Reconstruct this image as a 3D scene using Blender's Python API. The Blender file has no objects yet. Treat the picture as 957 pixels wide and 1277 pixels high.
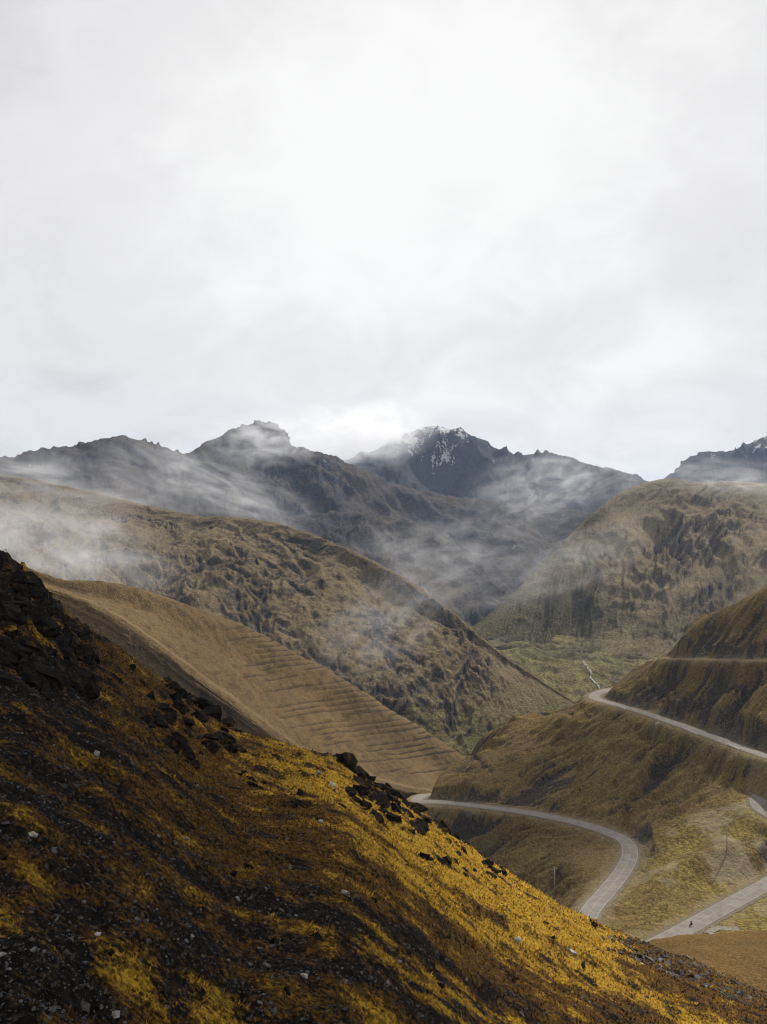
import bpy, math, random
import numpy as np
from mathutils import Vector

random.seed(7)
rng = np.random.default_rng(7)
SC = bpy.context.scene
R = math.radians

# ------------------------------------------------------------------ camera
cam_data = bpy.data.cameras.new('camera')
cam = bpy.data.objects.new('camera', cam_data)
SC.collection.objects.link(cam)
cam_data.sensor_fit = 'HORIZONTAL'
cam_data.sensor_width = 36
cam_data.lens = 36 * 1000 / 957
cam_data.clip_start = 0.5
cam_data.clip_end = 60000
cam.rotation_euler = (R(90), 0, 0)
SC.camera = cam

# ------------------------------------------------------------------ light
SUN_AZ, SUN_EL = 40, 46          # azimuth clockwise from the view direction (+Y)
CLOUD_GAIN = 0.765
world = bpy.data.worlds.new('World')
SC.world = world
world.use_nodes = True
wn, wl = world.node_tree.nodes, world.node_tree.links
wn.clear()
wout = wn.new('ShaderNodeOutputWorld')
wbg = wn.new('ShaderNodeBackground')
wbg.inputs['Strength'].default_value = 0.1
sky = wn.new('ShaderNodeTexSky')
sky.sky_type = 'NISHITA'
sky.sun_disc = False
sky.sun_elevation = R(SUN_EL)
sky.sun_rotation = R(SUN_AZ)
sky.altitude = 4000
tc = wn.new('ShaderNodeTexCoord')
mp = wn.new('ShaderNodeMapping')
mp.inputs['Scale'].default_value = (1.0, 1.0, 1.5)
mp.inputs['Location'].default_value = (3.1, 0.4, 1.35)
n1 = wn.new('ShaderNodeTexNoise')
n1.inputs['Scale'].default_value = 1.7
n1.inputs['Detail'].default_value = 7
n1.inputs['Roughness'].default_value = 0.46
n1.inputs['Distortion'].default_value = 0.25
n2 = wn.new('ShaderNodeTexNoise')
n2.inputs['Scale'].default_value = 7.5
n2.inputs['Detail'].default_value = 8
n2.inputs['Roughness'].default_value = 0.6
n2.inputs['Distortion'].default_value = 0.5
mixn = wn.new('ShaderNodeMix'); mixn.data_type = 'FLOAT'
mixn.inputs['Factor'].default_value = 0.22
ramp = wn.new('ShaderNodeValToRGB')
ramp.color_ramp.interpolation = 'EASE'
e = ramp.color_ramp.elements
e[0].position = 0.36; e[0].color = (0.71, 0.70, 0.70, 1)
e[1].position = 0.66; e[1].color = (0.99, 0.985, 0.97, 1)
m = ramp.color_ramp.elements.new(0.48); m.color = (0.84, 0.83, 0.83, 1)
gain = wn.new('ShaderNodeVectorMath'); gain.operation = 'SCALE'
gain.inputs['Scale'].default_value = 10.0 * CLOUD_GAIN
cover = wn.new('ShaderNodeMix'); cover.data_type = 'RGBA'
cover.inputs['Factor'].default_value = 0.985
wl.new(tc.outputs['Generated'], mp.inputs['Vector'])
wl.new(mp.outputs['Vector'], n1.inputs['Vector'])
wl.new(mp.outputs['Vector'], n2.inputs['Vector'])
wl.new(n1.outputs['Fac'], mixn.inputs['A'])
wl.new(n2.outputs['Fac'], mixn.inputs['B'])
sepz = wn.new('ShaderNodeSeparateXYZ'); wl.new(tc.outputs['Generated'], sepz.inputs[0])
lowf = wn.new('ShaderNodeMapRange'); lowf.inputs['From Min'].default_value = 0.34; lowf.inputs['From Max'].default_value = 0.04
lowf.inputs['To Min'].default_value = 0.26; lowf.inputs['To Max'].default_value = 0.52
wl.new(sepz.outputs['Z'], lowf.inputs['Value']); wl.new(lowf.outputs['Result'], mixn.inputs['Factor'])
lowd = wn.new('ShaderNodeMapRange'); lowd.inputs['From Min'].default_value = 0.30; lowd.inputs['From Max'].default_value = 0.02
lowd.inputs['To Min'].default_value = 0.0; lowd.inputs['To Max'].default_value = 0.03
wl.new(sepz.outputs['Z'], lowd.inputs['Value'])
subn = wn.new('ShaderNodeMath'); subn.operation = 'SUBTRACT'
wl.new(mixn.outputs['Result'], subn.inputs[0]); wl.new(lowd.outputs['Result'], subn.inputs[1])
wl.new(subn.outputs[0], ramp.inputs['Fac'])
wl.new(ramp.outputs['Color'], gain.inputs[0])
wl.new(sky.outputs['Color'], cover.inputs['A'])
wl.new(gain.outputs['Vector'], cover.inputs['B'])
wl.new(cover.outputs['Result'], wbg.inputs['Color'])
wl.new(wbg.outputs['Background'], wout.inputs['Surface'])

sun_data = bpy.data.lights.new('sun', 'SUN')
sun_data.energy = 4.8
sun_data.angle = R(1.5)
sun_data.color = (1.0, 0.92, 0.78)
sun = bpy.data.objects.new('sun', sun_data)
SC.collection.objects.link(sun)
sdir = Vector((math.sin(R(SUN_AZ)) * math.cos(R(SUN_EL)), math.cos(R(SUN_AZ)) * math.cos(R(SUN_EL)), math.sin(R(SUN_EL))))
sun.rotation_euler = sdir.to_track_quat('Z', 'Y').to_euler()

SC.view_settings.view_transform = 'Standard'
SC.view_settings.look = 'None'
SC.view_settings.exposure = 0.38
SC.view_settings.gamma = 1
SC.view_settings.use_curve_mapping = False
SC.cycles.max_bounces = 6
SC.cycles.filter_width = 1.05
SC.cycles.diffuse_bounces = 3
SC.cycles.volume_bounces = 2
SC.cycles.transparent_max_bounces = 16
SC.cycles.volume_max_steps = 160

# ------------------------------------------------------------------ helpers
F = 1000.0
def P(px, py, D):
    return np.array([(px - 478.5) / F * D, D, -(py - 638.5) / F * D])

_perm = np.random.default_rng(11).permutation(256)
_perm = np.concatenate([_perm, _perm])
_ang = np.arange(256) * (2 * np.pi / 256 * 37 % (2 * np.pi))
_gx, _gy = np.cos(_ang), np.sin(_ang)
def perlin(x, y, seed=0):
    x = np.asarray(x, float) + seed * 17.37; y = np.asarray(y, float) - seed * 9.71
    xi = np.floor(x).astype(np.int64); yi = np.floor(y).astype(np.int64)
    xf = x - xi; yf = y - yi
    xi &= 255; yi &= 255
    u = xf * xf * xf * (xf * (xf * 6 - 15) + 10); v = yf * yf * yf * (yf * (yf * 6 - 15) + 10)
    def g(ix, iy, dx, dy):
        h = _perm[(_perm[ix & 255] + iy) & 255]
        return _gx[h] * dx + _gy[h] * dy
    a = g(xi, yi, xf, yf); b = g(xi + 1, yi, xf - 1, yf)
    c = g(xi, yi + 1, xf, yf - 1); d = g(xi + 1, yi + 1, xf - 1, yf - 1)
    return ((a + u * (b - a)) * (1 - v) + (c + u * (d - c)) * v) * 1.5
def fbm(x, y, octv=5, seed=0, gain=0.5, lac=2.03):
    s = np.zeros(np.broadcast(x, y).shape); a = 1.0; f = 1.0
    for i in range(octv):
        s += a * perlin(x * f, y * f, seed + i * 3); a *= gain; f *= lac
    return s
def ridged(x, y, octv=5, seed=0, gain=0.55, lac=2.05):
    s = np.zeros(np.broadcast(x, y).shape); a = 1.0; f = 1.0; w = 1.0
    for i in range(octv):
        n = 1 - np.abs(perlin(x * f, y * f, seed + i * 5)); n = n * n * w
        s += a * (n - 0.55); w = np.clip(n * 1.6, 0, 1); a *= gain; f *= lac
    return s
def sstep(a, b, x):
    t = np.clip((x - a) / (b - a), 0, 1); return t * t * (3 - 2 * t)
def bump(x, c, w):
    return np.exp(-((x - c) / w) ** 2)

def tag(o, label=None, cat=None, group=None, kind=None):
    if label: o['label'] = label
    if cat: o['category'] = cat
    if group: o['group'] = group
    if kind: o['kind'] = kind
    return o

def raw_mesh(name, verts, faces, mat, attrs=None, smooth=True, parent=None):
    """verts (n,3), faces (m,k) with one k -> one mesh object."""
    verts = np.asarray(verts, np.float32); faces = np.asarray(faces, np.int32)
    me = bpy.data.meshes.new(name)
    n, (m_, k) = len(verts), faces.shape
    me.vertices.add(n); me.vertices.foreach_set('co', verts.ravel())
    me.loops.add(m_ * k); me.loops.foreach_set('vertex_index', faces.ravel())
    me.polygons.add(m_)
    me.polygons.foreach_set('loop_start', np.arange(m_, dtype=np.int32) * k)
    me.polygons.foreach_set('loop_total', np.full(m_, k, np.int32))
    me.polygons.foreach_set('use_smooth', np.full(m_, smooth))
    for key, val in (attrs or {}).items():
        at = me.attributes.new(key, 'FLOAT', 'POINT')
        at.data.foreach_set('value', np.asarray(val, np.float32).ravel())
    me.update(calc_edges=True)
    if mat: me.materials.append(mat)
    o = bpy.data.objects.new(name, me)
    SC.collection.objects.link(o)
    if parent is not None: o.parent = parent
    return o

def grid_faces(nu, nv):
    i = np.arange((nu - 1) * (nv - 1)); r = i // (nv - 1); c = i % (nv - 1)
    a = r * nv + c
    return np.stack([a, a + 1, a + nv + 1, a + nv], 1)

def grid_obj(name, X, Y, Z, mat, attrs=None, kind='structure', label=None):
    nu, nv = X.shape
    V = np.stack([X, Y, Z], -1).reshape(-1, 3)
    f = grid_faces(nu, nv)
    a, b, c = V[f[0, 0]], V[f[0, 1]], V[f[0, 2]]
    fm = f[len(f) // 2]
    nrm = np.cross(V[fm[1]] - V[fm[0]], V[fm[2]] - V[fm[0]])
    if nrm[2] < 0: f = f[:, ::-1]
    o = raw_mesh(name, V, f, mat, attrs)
    return tag(o, label=label, kind=kind)

def cr_resample(C, n):
    """Catmull-Rom through the first axis of control array C (k, ..., 3) at n samples."""
    k = len(C)
    t = np.linspace(0, k - 1, n); i = np.clip(t.astype(int), 0, k - 2); f = t - i
    f = f.reshape((-1,) + (1,) * (C.ndim - 1))
    p0 = C[np.clip(i - 1, 0, k - 1)]; p1 = C[i]; p2 = C[i + 1]; p3 = C[np.clip(i + 2, 0, k - 1)]
    return 0.5 * ((2 * p1) + (-p0 + p2) * f + (2 * p0 - 5 * p1 + 4 * p2 - p3) * f ** 2 + (-p0 + 3 * p1 - 3 * p2 + p3) * f ** 3)

def loft(rows, nu, nv):
    """rows: list of rows of equal length, each [(px,py,D) ...] or 3-D points -> X,Y,Z,(u,v) grids; axis0 along the ridge"""
    C = np.array(rows)                     # (rows, cols, 3)
    A = cr_resample(C, nv)                 # (nv, cols, 3)
    A = cr_resample(np.swapaxes(A, 0, 1), nu)   # (nu, nv, 3)
    U, V = np.meshgrid(np.linspace(0, C.shape[1] - 1, nu), np.linspace(0, C.shape[0] - 1, nv), indexing='ij')
    return A[..., 0], A[..., 1], A[..., 2], U, V

def pts(lst): return [P(*q) for q in lst]
def hill_rows(ridge, foot, profile, back):
    """back slope row, ridge row, rows between, foot row."""
    r = np.array(pts(ridge)); f = np.array(pts(foot))
    wf = np.clip(np.linalg.norm(r - f, axis=1) / (0.30 * r[:, 1]), 0.04, 1)
    b = r.copy(); b[:, 1] += back[0] * wf; b[:, 0] += r[:, 0] / r[:, 1] * back[0] * wf; b[:, 2] -= back[1] * wf
    out = [b, r]
    for t, dz in profile:
        mrow = r * (1 - t) + f * t; mrow[:, 2] += dz * np.clip(np.linalg.norm(r - f, axis=1) / (0.25 * r[:, 1]), 0, 1)
        out.append(mrow)
    out.append(f)
    sk = f.copy(); sk[:, :2] *= (1 - 0.03 * wf)[:, None]; sk[:, 2] -= 40 * wf + 4; out.append(sk)
    return out

def normal_push(X, Y, Z, d):
    """move grid points along their surface normals by d"""
    gu = [np.gradient(a, axis=0) for a in (X, Y, Z)]; gv = [np.gradient(a, axis=1) for a in (X, Y, Z)]
    nx = gu[1] * gv[2] - gu[2] * gv[1]; ny = gu[2] * gv[0] - gu[0] * gv[2]; nz = gu[0] * gv[1] - gu[1] * gv[0]
    l = np.sqrt(nx ** 2 + ny ** 2 + nz ** 2) + 1e-9
    s = np.where(nz < 0, -1, 1) / l
    return X + nx * s * d, Y + ny * s * d, Z + nz * s * d

# ------------------------------------------------------------------ materials
class NT:
    def __init__(s, name):
        s.m = bpy.data.materials.new(name); s.m.use_nodes = True
        s.t = s.m.node_tree; s.t.nodes.clear()
        s.out = s.t.nodes.new('ShaderNodeOutputMaterial')
        s.b = s.t.nodes.new('ShaderNodeBsdfPrincipled')
        s.b.inputs['Roughness'].default_value = 0.95
        s.b.inputs['Specular IOR Level'].default_value = 0.04
        s.t.links.new(s.b.outputs[0], s.out.inputs['Surface'])
        g = s.t.nodes.new('ShaderNodeNewGeometry'); s.pos = g.outputs['Position']
    def noise(s, scale, detail=6, rough=0.6, vec=None, dist=0.0, stretch=None):
        n = s.t.nodes.new('ShaderNodeTexNoise')
        n.inputs['Scale'].default_value = scale; n.inputs['Detail'].default_value = detail
        n.inputs['Roughness'].default_value = rough; n.inputs['Distortion'].default_value = dist
        v = vec or s.pos
        if stretch:
            mpn = s.t.nodes.new('ShaderNodeMapping')
            mpn.inputs['Rotation'].default_value = stretch[1]; mpn.inputs['Scale'].default_value = stretch[0]
            s.t.links.new(v, mpn.inputs['Vector']); v = mpn.outputs[0]
        s.t.links.new(v, n.inputs['Vector']); return n.outputs['Fac']
    def attr(s, name):
        a = s.t.nodes.new('ShaderNodeAttribute'); a.attribute_name = name; return a.outputs['Fac']
    def rng(s, x, a, b, c=0.0, d=1.0):
        r = s.t.nodes.new('ShaderNodeMapRange'); r.interpolation_type = 'SMOOTHSTEP'
        s.t.links.new(x, r.inputs['Value'])
        r.inputs['From Min'].default_value = a; r.inputs['From Max'].default_value = b
        r.inputs['To Min'].default_value = c; r.inputs['To Max'].default_value = d
        return r.outputs['Result']
    def math(s, op, x, y):
        n = s.t.nodes.new('ShaderNodeMath'); n.operation = op
        for k, q in enumerate((x, y)):
            if isinstance(q, (int, float)): n.inputs[k].default_value = q
            else: s.t.links.new(q, n.inputs[k])
        return n.outputs[0]
    def mix(s, fac, a, b):
        n = s.t.nodes.new('ShaderNodeMix'); n.data_type = 'RGBA'
        for k, q in (('Factor', fac), ('A', a), ('B', b)):
            if isinstance(q, (int, float)): n.inputs[k].default_value = q
            elif isinstance(q, tuple): n.inputs[k].default_value = q + (1,)
            else: s.t.links.new(q, n.inputs[k])
        return n.outputs['Result']
    def color(s, c):
        if isinstance(c, tuple): s.b.inputs['Base Color'].default_value = c + (1,)
        else: s.t.links.new(c, s.b.inputs['Base Color'])
    def bump(s, h, dist, strength=1.0):
        b = s.t.nodes.new('ShaderNodeBump'); b.inputs['Distance'].default_value = dist; b.inputs['Strength'].default_value = strength
        s.t.links.new(h, b.inputs['Height']); s.t.links.new(b.outputs[0], s.b.inputs['Normal'])

def terrain_mat(name, grass, grass2, rock, rock2, fine, bare=None, green=None, snow=False, bump_d=1.0, rock_lo=0.35, rock_hi=0.65, gravel=None):
    """grass hillside with rock where attribute 'rock' is high; fine = metres of the finest mottling"""
    n = NT(name)
    big = n.noise(1 / (fine * 45), 5, 0.6)
    mid = n.noise(1 / (fine * 9), 6, 0.65, dist=0.4)
    small = n.noise(1 / fine, 6, 0.7)
    c = n.mix(n.rng(big, 0.35, 0.65), grass, grass2)
    c = n.mix(n.rng(mid, 0.42, 0.68, 0, 0.5), c, bare or tuple(x * 0.6 for x in grass))
    if green:
        g = n.math('MULTIPLY', n.attr('green'), n.rng(mid, 0.30, 0.6, 0.55, 1))
        c = n.mix(g, c, n.mix(n.rng(small, 0.35, 0.65), green, tuple(x * 0.55 for x in green)))
    stk0 = n.attr('streak')
    r = n.math('ADD', n.attr('rock'), n.math('MULTIPLY', n.math('SUBTRACT', mid, 0.5), 1.1))
    r = n.math('ADD', r, n.math('MULTIPLY', n.math('SUBTRACT', small, 0.5), 1.0))
    rc = n.mix(n.rng(small, 0.35, 0.68), rock, rock2)
    c = n.mix(n.rng(r, rock_lo, rock_hi), c, rc)
    if snow:
        sfac = n.math('ADD', n.attr('snow'), n.math('MULTIPLY', n.math('SUBTRACT', mid, 0.5), 1.6))
        sfac = n.math('ADD', sfac, n.math('MULTIPLY', n.math('SUBTRACT', small, 0.5), 1.6)); sfac = n.math('ADD', sfac, n.math('MULTIPLY', stk0, 0.5))
        c = n.mix(n.rng(sfac, 0.60, 0.85, 0, 0.9), c, (0.75, 0.77, 0.80))
    stk = n.attr('streak')
    tiny = n.noise(1 / (fine * 0.55), 3, 0.6)
    c = n.mix(n.rng(tiny, 0.46, 0.62, 0.0, 0.5), c, n.mix(0.75, c, (0.008, 0.007, 0.006)))
    c = n.mix(n.rng(tiny, 0.46, 0.36, 0.0, 0.45), c, n.mix(0.35, c, (0.34, 0.27, 0.16)))
    c = n.mix(n.rng(stk, 0.0, 0.5, 0.0, 0.55), c, n.mix(0.6, c, (0.012, 0.010, 0.009)))
    c = n.mix(n.rng(small, 0.44, 0.66, 0.0, 0.35), c, n.mix(0.68, c, (0.008, 0.007, 0.006)))
    if gravel:
        c = n.mix(n.math('MULTIPLY', n.attr('gravel'), n.rng(small, 0.3, 0.55, 0.2, 1)), c, gravel)
    n.color(c)
    n.bump(n.math('ADD', small, n.math('MULTIPLY', mid, 2.0)), bump_d)
    return n.m

def slope_of(X, Y, Z):
    gu = [np.gradient(a, axis=0) for a in (X, Y, Z)]; gv = [np.gradient(a, axis=1) for a in (X, Y, Z)]
    nx = gu[1] * gv[2] - gu[2] * gv[1]; ny = gu[2] * gv[0] - gu[0] * gv[2]; nz = gu[0] * gv[1] - gu[1] * gv[0]
    return 1 - np.abs(nz) / (np.sqrt(nx ** 2 + ny ** 2 + nz ** 2) + 1e-9)

M_far = terrain_mat('slate_rock', (0.048, 0.050, 0.064), (0.032, 0.036, 0.050), (0.014, 0.018, 0.034), (0.072, 0.080, 0.110), 9, snow=True, bump_d=8)
M_dark = terrain_mat('dark_mountain', (0.078, 0.066, 0.058), (0.048, 0.046, 0.054), (0.015, 0.018, 0.032), (0.070, 0.075, 0.095), 6, snow=True, bump_d=6)
M_brown = terrain_mat('brown_mountain', (0.175, 0.135, 0.080), (0.138, 0.108, 0.066), (0.030, 0.029, 0.031), (0.120, 0.108, 0.094), 3.2, bump_d=3.6, green=(0.13, 0.115, 0.045))
M_right = terrain_mat('tussock_mountain', (0.225, 0.175, 0.105), (0.165, 0.135, 0.080), (0.045, 0.040, 0.036), (0.19, 0.16, 0.125), 5, bump_d=5, green=(0.105, 0.092, 0.048))
M_tan = terrain_mat('dry_grass_spur', (0.128, 0.086, 0.039), (0.094, 0.065, 0.032), (0.03, 0.025, 0.020), (0.055, 0.043, 0.032), 1.4, bump_d=0.6, gravel=(0.24, 0.185, 0.105))
M_road_hill = terrain_mat('road_hillside', (0.158, 0.106, 0.042), (0.104, 0.074, 0.030), (0.030, 0.024, 0.018), (0.10, 0.084, 0.068), 1.5, bump_d=1.3, green=(0.24, 0.185, 0.055), gravel=(0.26, 0.225, 0.17))
M_valley = terrain_mat('valley_grass', (0.125, 0.108, 0.052), (0.10, 0.090, 0.045), (0.038, 0.033, 0.026), (0.10, 0.085, 0.065), 5, bump_d=3.5, green=(0.20, 0.175, 0.065))

# ------------------------------------------------------------------ valley floor (one sheet to beyond the mountains)
def floor_z(X, Y):
    z = -216 + np.clip(Y - 900, 0, 1e9) * 0.018
    near = sstep(1800, 900, Y)
    z = z + (fbm(X / 90, Y / 110, 6, 31) * 6 + ridged(X / 60 + Y / 200, Y / 70, 5, 37) * 6.5) * (0.35 + 0.65 * near)
    return z
pxs = np.concatenate([np.linspace(-1.1, -0.02, 50)[:-1], np.linspace(-0.02, 0.48, 380), np.linspace(0.48, 1.1, 40)[1:]]); Ds = np.concatenate([np.geomspace(60, 780, 40)[:-1], np.linspace(780, 1650, 260), np.geomspace(1660, 14000, 50)])
PX, D = np.meshgrid(pxs, Ds, indexing='ij'); X = PX * D; Y = D
Z = floor_z(X, Y)
rk = 0.18 - ridged(X / 60 + Y / 200, Y / 70, 5, 37) * 0.42 + fbm(X / 30, Y / 40, 4, 42) * 0.35
gr = 0.75 * sstep(-0.25, 0.3, fbm(X / 110, Y / 110, 4, 44) + 0.12)
grid_obj('valley_floor', X, Y, Z, M_valley, {'rock': rk, 'green': gr, 'streak': fbm(X / 14, Y / 30, 4, 47) + rk * 0.3})

# ------------------------------------------------------------------ far mountains
def mountain(name, ridge, foot, profile, back, nu, nv, mat, rough, gully, seed, rockbase=0.3, post=None, green=None, snow=None, label=None, ribs=None, maskf=None):
    rows = hill_rows(ridge, foot, profile, back)
    X, Y, Z, U, V = loft(rows, nu, nv)
    Dm = np.mean([q[2] for q in ridge])
    s = Dm / 1000.0
    down = np.clip(V - 0.7, 0, None) / (len(rows) - 2)
    # gullies run down the slope: coordinates follow the ridge, warped by a broad noise
    al = np.cumsum(np.hypot(np.gradient(X.mean(1)), np.gradient(Y.mean(1))))[:, None] + 0 * V
    dn = np.hypot(X - X[:, :1], Y - Y[:, :1])
    w1 = fbm(X / (220 * s), Y / (220 * s), 4, seed) * 60 * s
    g = ridged((al + w1) / (gully[0] * s), dn / (gully[0] * s * 3.2) + 3, 5, seed + 50)
    amp = gully[1] * s * sstep(0.0, 0.45, down) * (0.35 + 0.65 * sstep(-0.4, 0.5, fbm(X / (160 * s), Y / (160 * s), 3, seed + 9)))
    cr = ridged(X / (rough[0] * s), (Y + Z) / (rough[0] * s), 6, seed + 80)
    d = g * amp + cr * rough[1] * s * (0.35 + 0.65 * sstep(-0.3, 0.4, fbm(al / (140 * s), dn / (140 * s), 4, seed + 17)))
    d += fbm(X / (12 * s), (Y + Z) / (12 * s), 4, seed + 91) * rough[2] * s
    rbm = 0 * d
    mk = maskf(U, V) if maskf else 1.0 + 0 * d
    d = d * (0.45 + 0.55 * mk)
    if ribs:
        lam, ra, ang, st_ = ribs
        ca, sa = math.cos(R(ang)), math.sin(R(ang))
        wa = al + fbm(al / (90 * s), dn / (90 * s), 3, seed + 31) * 30 * s
        rr, pp = wa * ca + dn * sa, -wa * sa + dn * ca
        patch = sstep(-0.35, 0.25, fbm(al / (110 * s), dn / (70 * s), 4, seed + 33)) * sstep(0.03, 0.14, down)
        rb = ridged(rr / (lam * s), pp / (lam * st_ * s), 5, seed + 35, gain=0.6)
        patch = patch * mk; d = d + rb * ra * s * (0.15 + 0.85 * patch); rbm = -rb * patch
    ca, sa = (math.cos(R(ribs[2])), math.sin(R(ribs[2]))) if ribs else (1.0, 0.0)
    wb = al + fbm(al / (40 * s), dn / (40 * s), 3, seed + 61) * 9 * s
    streak = fbm((wb * ca + dn * sa) / (5.5 * s), (-wb * sa + dn * ca) / (20 * s), 4, seed + 63)
    streak = streak * (0.35 + 0.65 * mk)
    d = d - streak * 1.1 * s
    wid_ = np.interp(U, np.arange(len(ridge)), np.linalg.norm(np.array(pts(ridge)) - np.array(pts(foot)), axis=1))
    d = d * sstep(0.0, 0.26 * Dm, wid_)
    d = d * (0.12 + 0.88 * sstep(0.0, 0.18, np.abs(V - 1)))
    X2, Y2, Z2 = normal_push(X, Y, Z, d)
    if post: X2, Y2, Z2 = post(X2, Y2, Z2, U, V, al, dn)
    sl = slope_of(X2, Y2, Z2)
    rk = rockbase + streak * 0.30 + rbm * 0.62 + (sl - 0.25) * (0.3 + 0.9 * mk) - 0.22 * (1 - mk) + fbm(al / (90 * s), dn / (60 * s), 5, seed + 23) * 0.32
    at = {'streak': streak, 'rock': rk, 'green': green(X2, Y2, Z2, U, V) if green else 0 * rk, 'snow': snow(X2, Y2, Z2, U, V) if snow else 0 * rk}
    return grid_obj(name, X2, Y2, Z2, mat, at, label=label)

# snow-dusted central peak
ridge = [(300, 620, 3500), (380, 592, 3500), (440, 574, 3500), (490, 552, 3500), (528, 533, 3500), (556, 535, 3480), (585, 545, 3450), (625, 564, 3450), (655, 570, 3450), (700, 571, 3450), (735, 583, 3450), (770, 588, 3450), (805, 602, 3450), (850, 625, 3450), (930, 650, 3450)]
foot = [(q[0] + (q[0] - 560) * 0.25, 700, 2300) for q in ridge]
mountain('snowy_peak', ridge, foot, [(0.3, -55), (0.65, -30)], (700, 420), 420, 120, M_far, (50, 3.5, 1.5), (110, 34), 3, 0.42, ribs=(26, 7, 20, 3),
         snow=lambda X, Y, Z, U, V: 0.72 * sstep(120, 360, Z + fbm(X / 120, Y / 120, 4, 7) * 90) * sstep(520, 120, np.abs(X - 90)) + 0.0 * Z)
ridge = [(700, 640, 4200), (790, 618, 4200), (832, 598, 4200), (850, 583, 4200), (880, 567, 4200), (900, 565, 4200), (925, 558, 4200), (957, 545, 4200), (1020, 530, 4200), (1120, 520, 4200), (1250, 540, 4200)]
foot = [(q[0] + 20, 690, 3000) for q in ridge]
mountain('snowy_ridge', ridge, foot, [(0.35, -40), (0.7, -20)], (700, 400), 300, 80, M_far, (50, 5, 2.2), (95, 16), 8, 0.42, ribs=(26, 7, 20, 3),
         snow=lambda X, Y, Z, U, V: 0.52 * sstep(230, 380, Z + fbm(X / 120, Y / 120, 4, 7) * 60))
# dark range on the left, running down to the right behind the valley
ridge = [(-260, 560, 1900), (-120, 560, 1950), (0, 574, 2000), (45, 570, 2000), (95, 562, 2020), (145, 549, 2050), (180, 556, 2100), (218, 566, 2150), (232, 569, 2200), (275, 548, 2250), (305, 536, 2280), (330, 529, 2300), (350, 540, 2300), (364, 560, 2300), (405, 568, 2350), (440, 585, 2400), (490, 606, 2450), (550, 620, 2450), (620, 630, 2450), (700, 640, 2450), (800, 650, 2450)]
foot = [(-300, 700, 1200), (-150, 700, 1250), (-40, 700, 1250), (20, 700, 1250), (80, 700, 1280), (130, 700, 1300), (180, 705, 1320), (230, 710, 1350), (260, 720, 1380), (300, 730, 1400), (350, 740, 1400), (400, 750, 1400), (440, 760, 1400), (480, 770, 1400), (520, 780, 1420), (560, 788, 1430), (610, 790, 1430), (660, 788, 1450), (710, 785, 1480), (760, 780, 1500), (820, 780, 1550)]
mountain('dark_mountain_range', ridge, foot, [(0.25, -30), (0.55, -38), (0.8, -22)], (500, 330), 680, 170, M_dark, (40, 5, 1.6), (90, 26), 13, 0.22, ribs=(22, 5, 30, 3),
         snow=lambda X, Y, Z, U, V: 0.0 * Z)
# spur in the middle distance with a pale crest
ridge = [(330, 650, 1950), (400, 640, 1900), (460, 642, 1850), (510, 650, 1800), (550, 668, 1720), (590, 696, 1620), (630, 728, 1520), (665, 758, 1450), (700, 785, 1400)]
foot = [(300, 760, 1350), (370, 770, 1350), (430, 780, 1330), (480, 790, 1320), (520, 796, 1300), (560, 800, 1300), (600, 800, 1300), (650, 803, 1290), (690, 805, 1290)]
mountain('middle_spur', ridge, foot, [(0.4, 8)], (260, 150), 340, 110, M_dark, (50, 6, 2.0), (80, 16), 21, 0.12, ribs=(20, 4, 30, 3))
# rounded mountain on the right
ridge = [(560, 800, 1320), (605, 772, 1400), (645, 738, 1480), (690, 694, 1600), (735, 648, 1700), (775, 618, 1760), (805, 606, 1790), (838, 601, 1800), (880, 606, 1850), (920, 604, 1900), (965, 608, 1950), (1040, 600, 2000), (1150, 590, 2100), (1300, 580, 2200)]
foot = [(570, 812, 1260), (610, 806, 1260), (650, 806, 1240), (690, 810, 1220), (730, 814, 1200), (770, 818, 1180), (810, 824, 1140), (850, 828, 1120), (890, 832, 1100), (930, 836, 1080), (980, 840, 1060), (1060, 845, 1040), (1180, 850, 1020), (1350, 850, 1000)]
def right_green(X, Y, Z, U, V):
    return sstep(-110, -190, Z) * 0.7 + sstep(0.0, 0.5, fbm(X / 200, Y / 200, 4, 3)) * 0.2 + 0.5 * sstep(9.0, 11, U) * sstep(2.4, 1.2, V) + 0.8 * sstep(5.6, 4.2, U + fbm(X / 150, Y / 150, 3, 6))
mountain('rounded_mountain', ridge, foot, [(0.22, 18), (0.5, 14), (0.8, -26)], (450, 170), 580, 240, M_right, (30, 2.0, 1.0), (95, 22), 29, -0.02, green=right_green, ribs=(17, 5.5, 14, 2.4),
         maskf=lambda U, V: np.clip(1.25 * bump(U + 0.5 * (V - 2.5), 7.6, 1.5) * bump(V, 2.9, 1.2) + 0.35 * bump(V, 3.2, 1.0), 0, 1))
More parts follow.
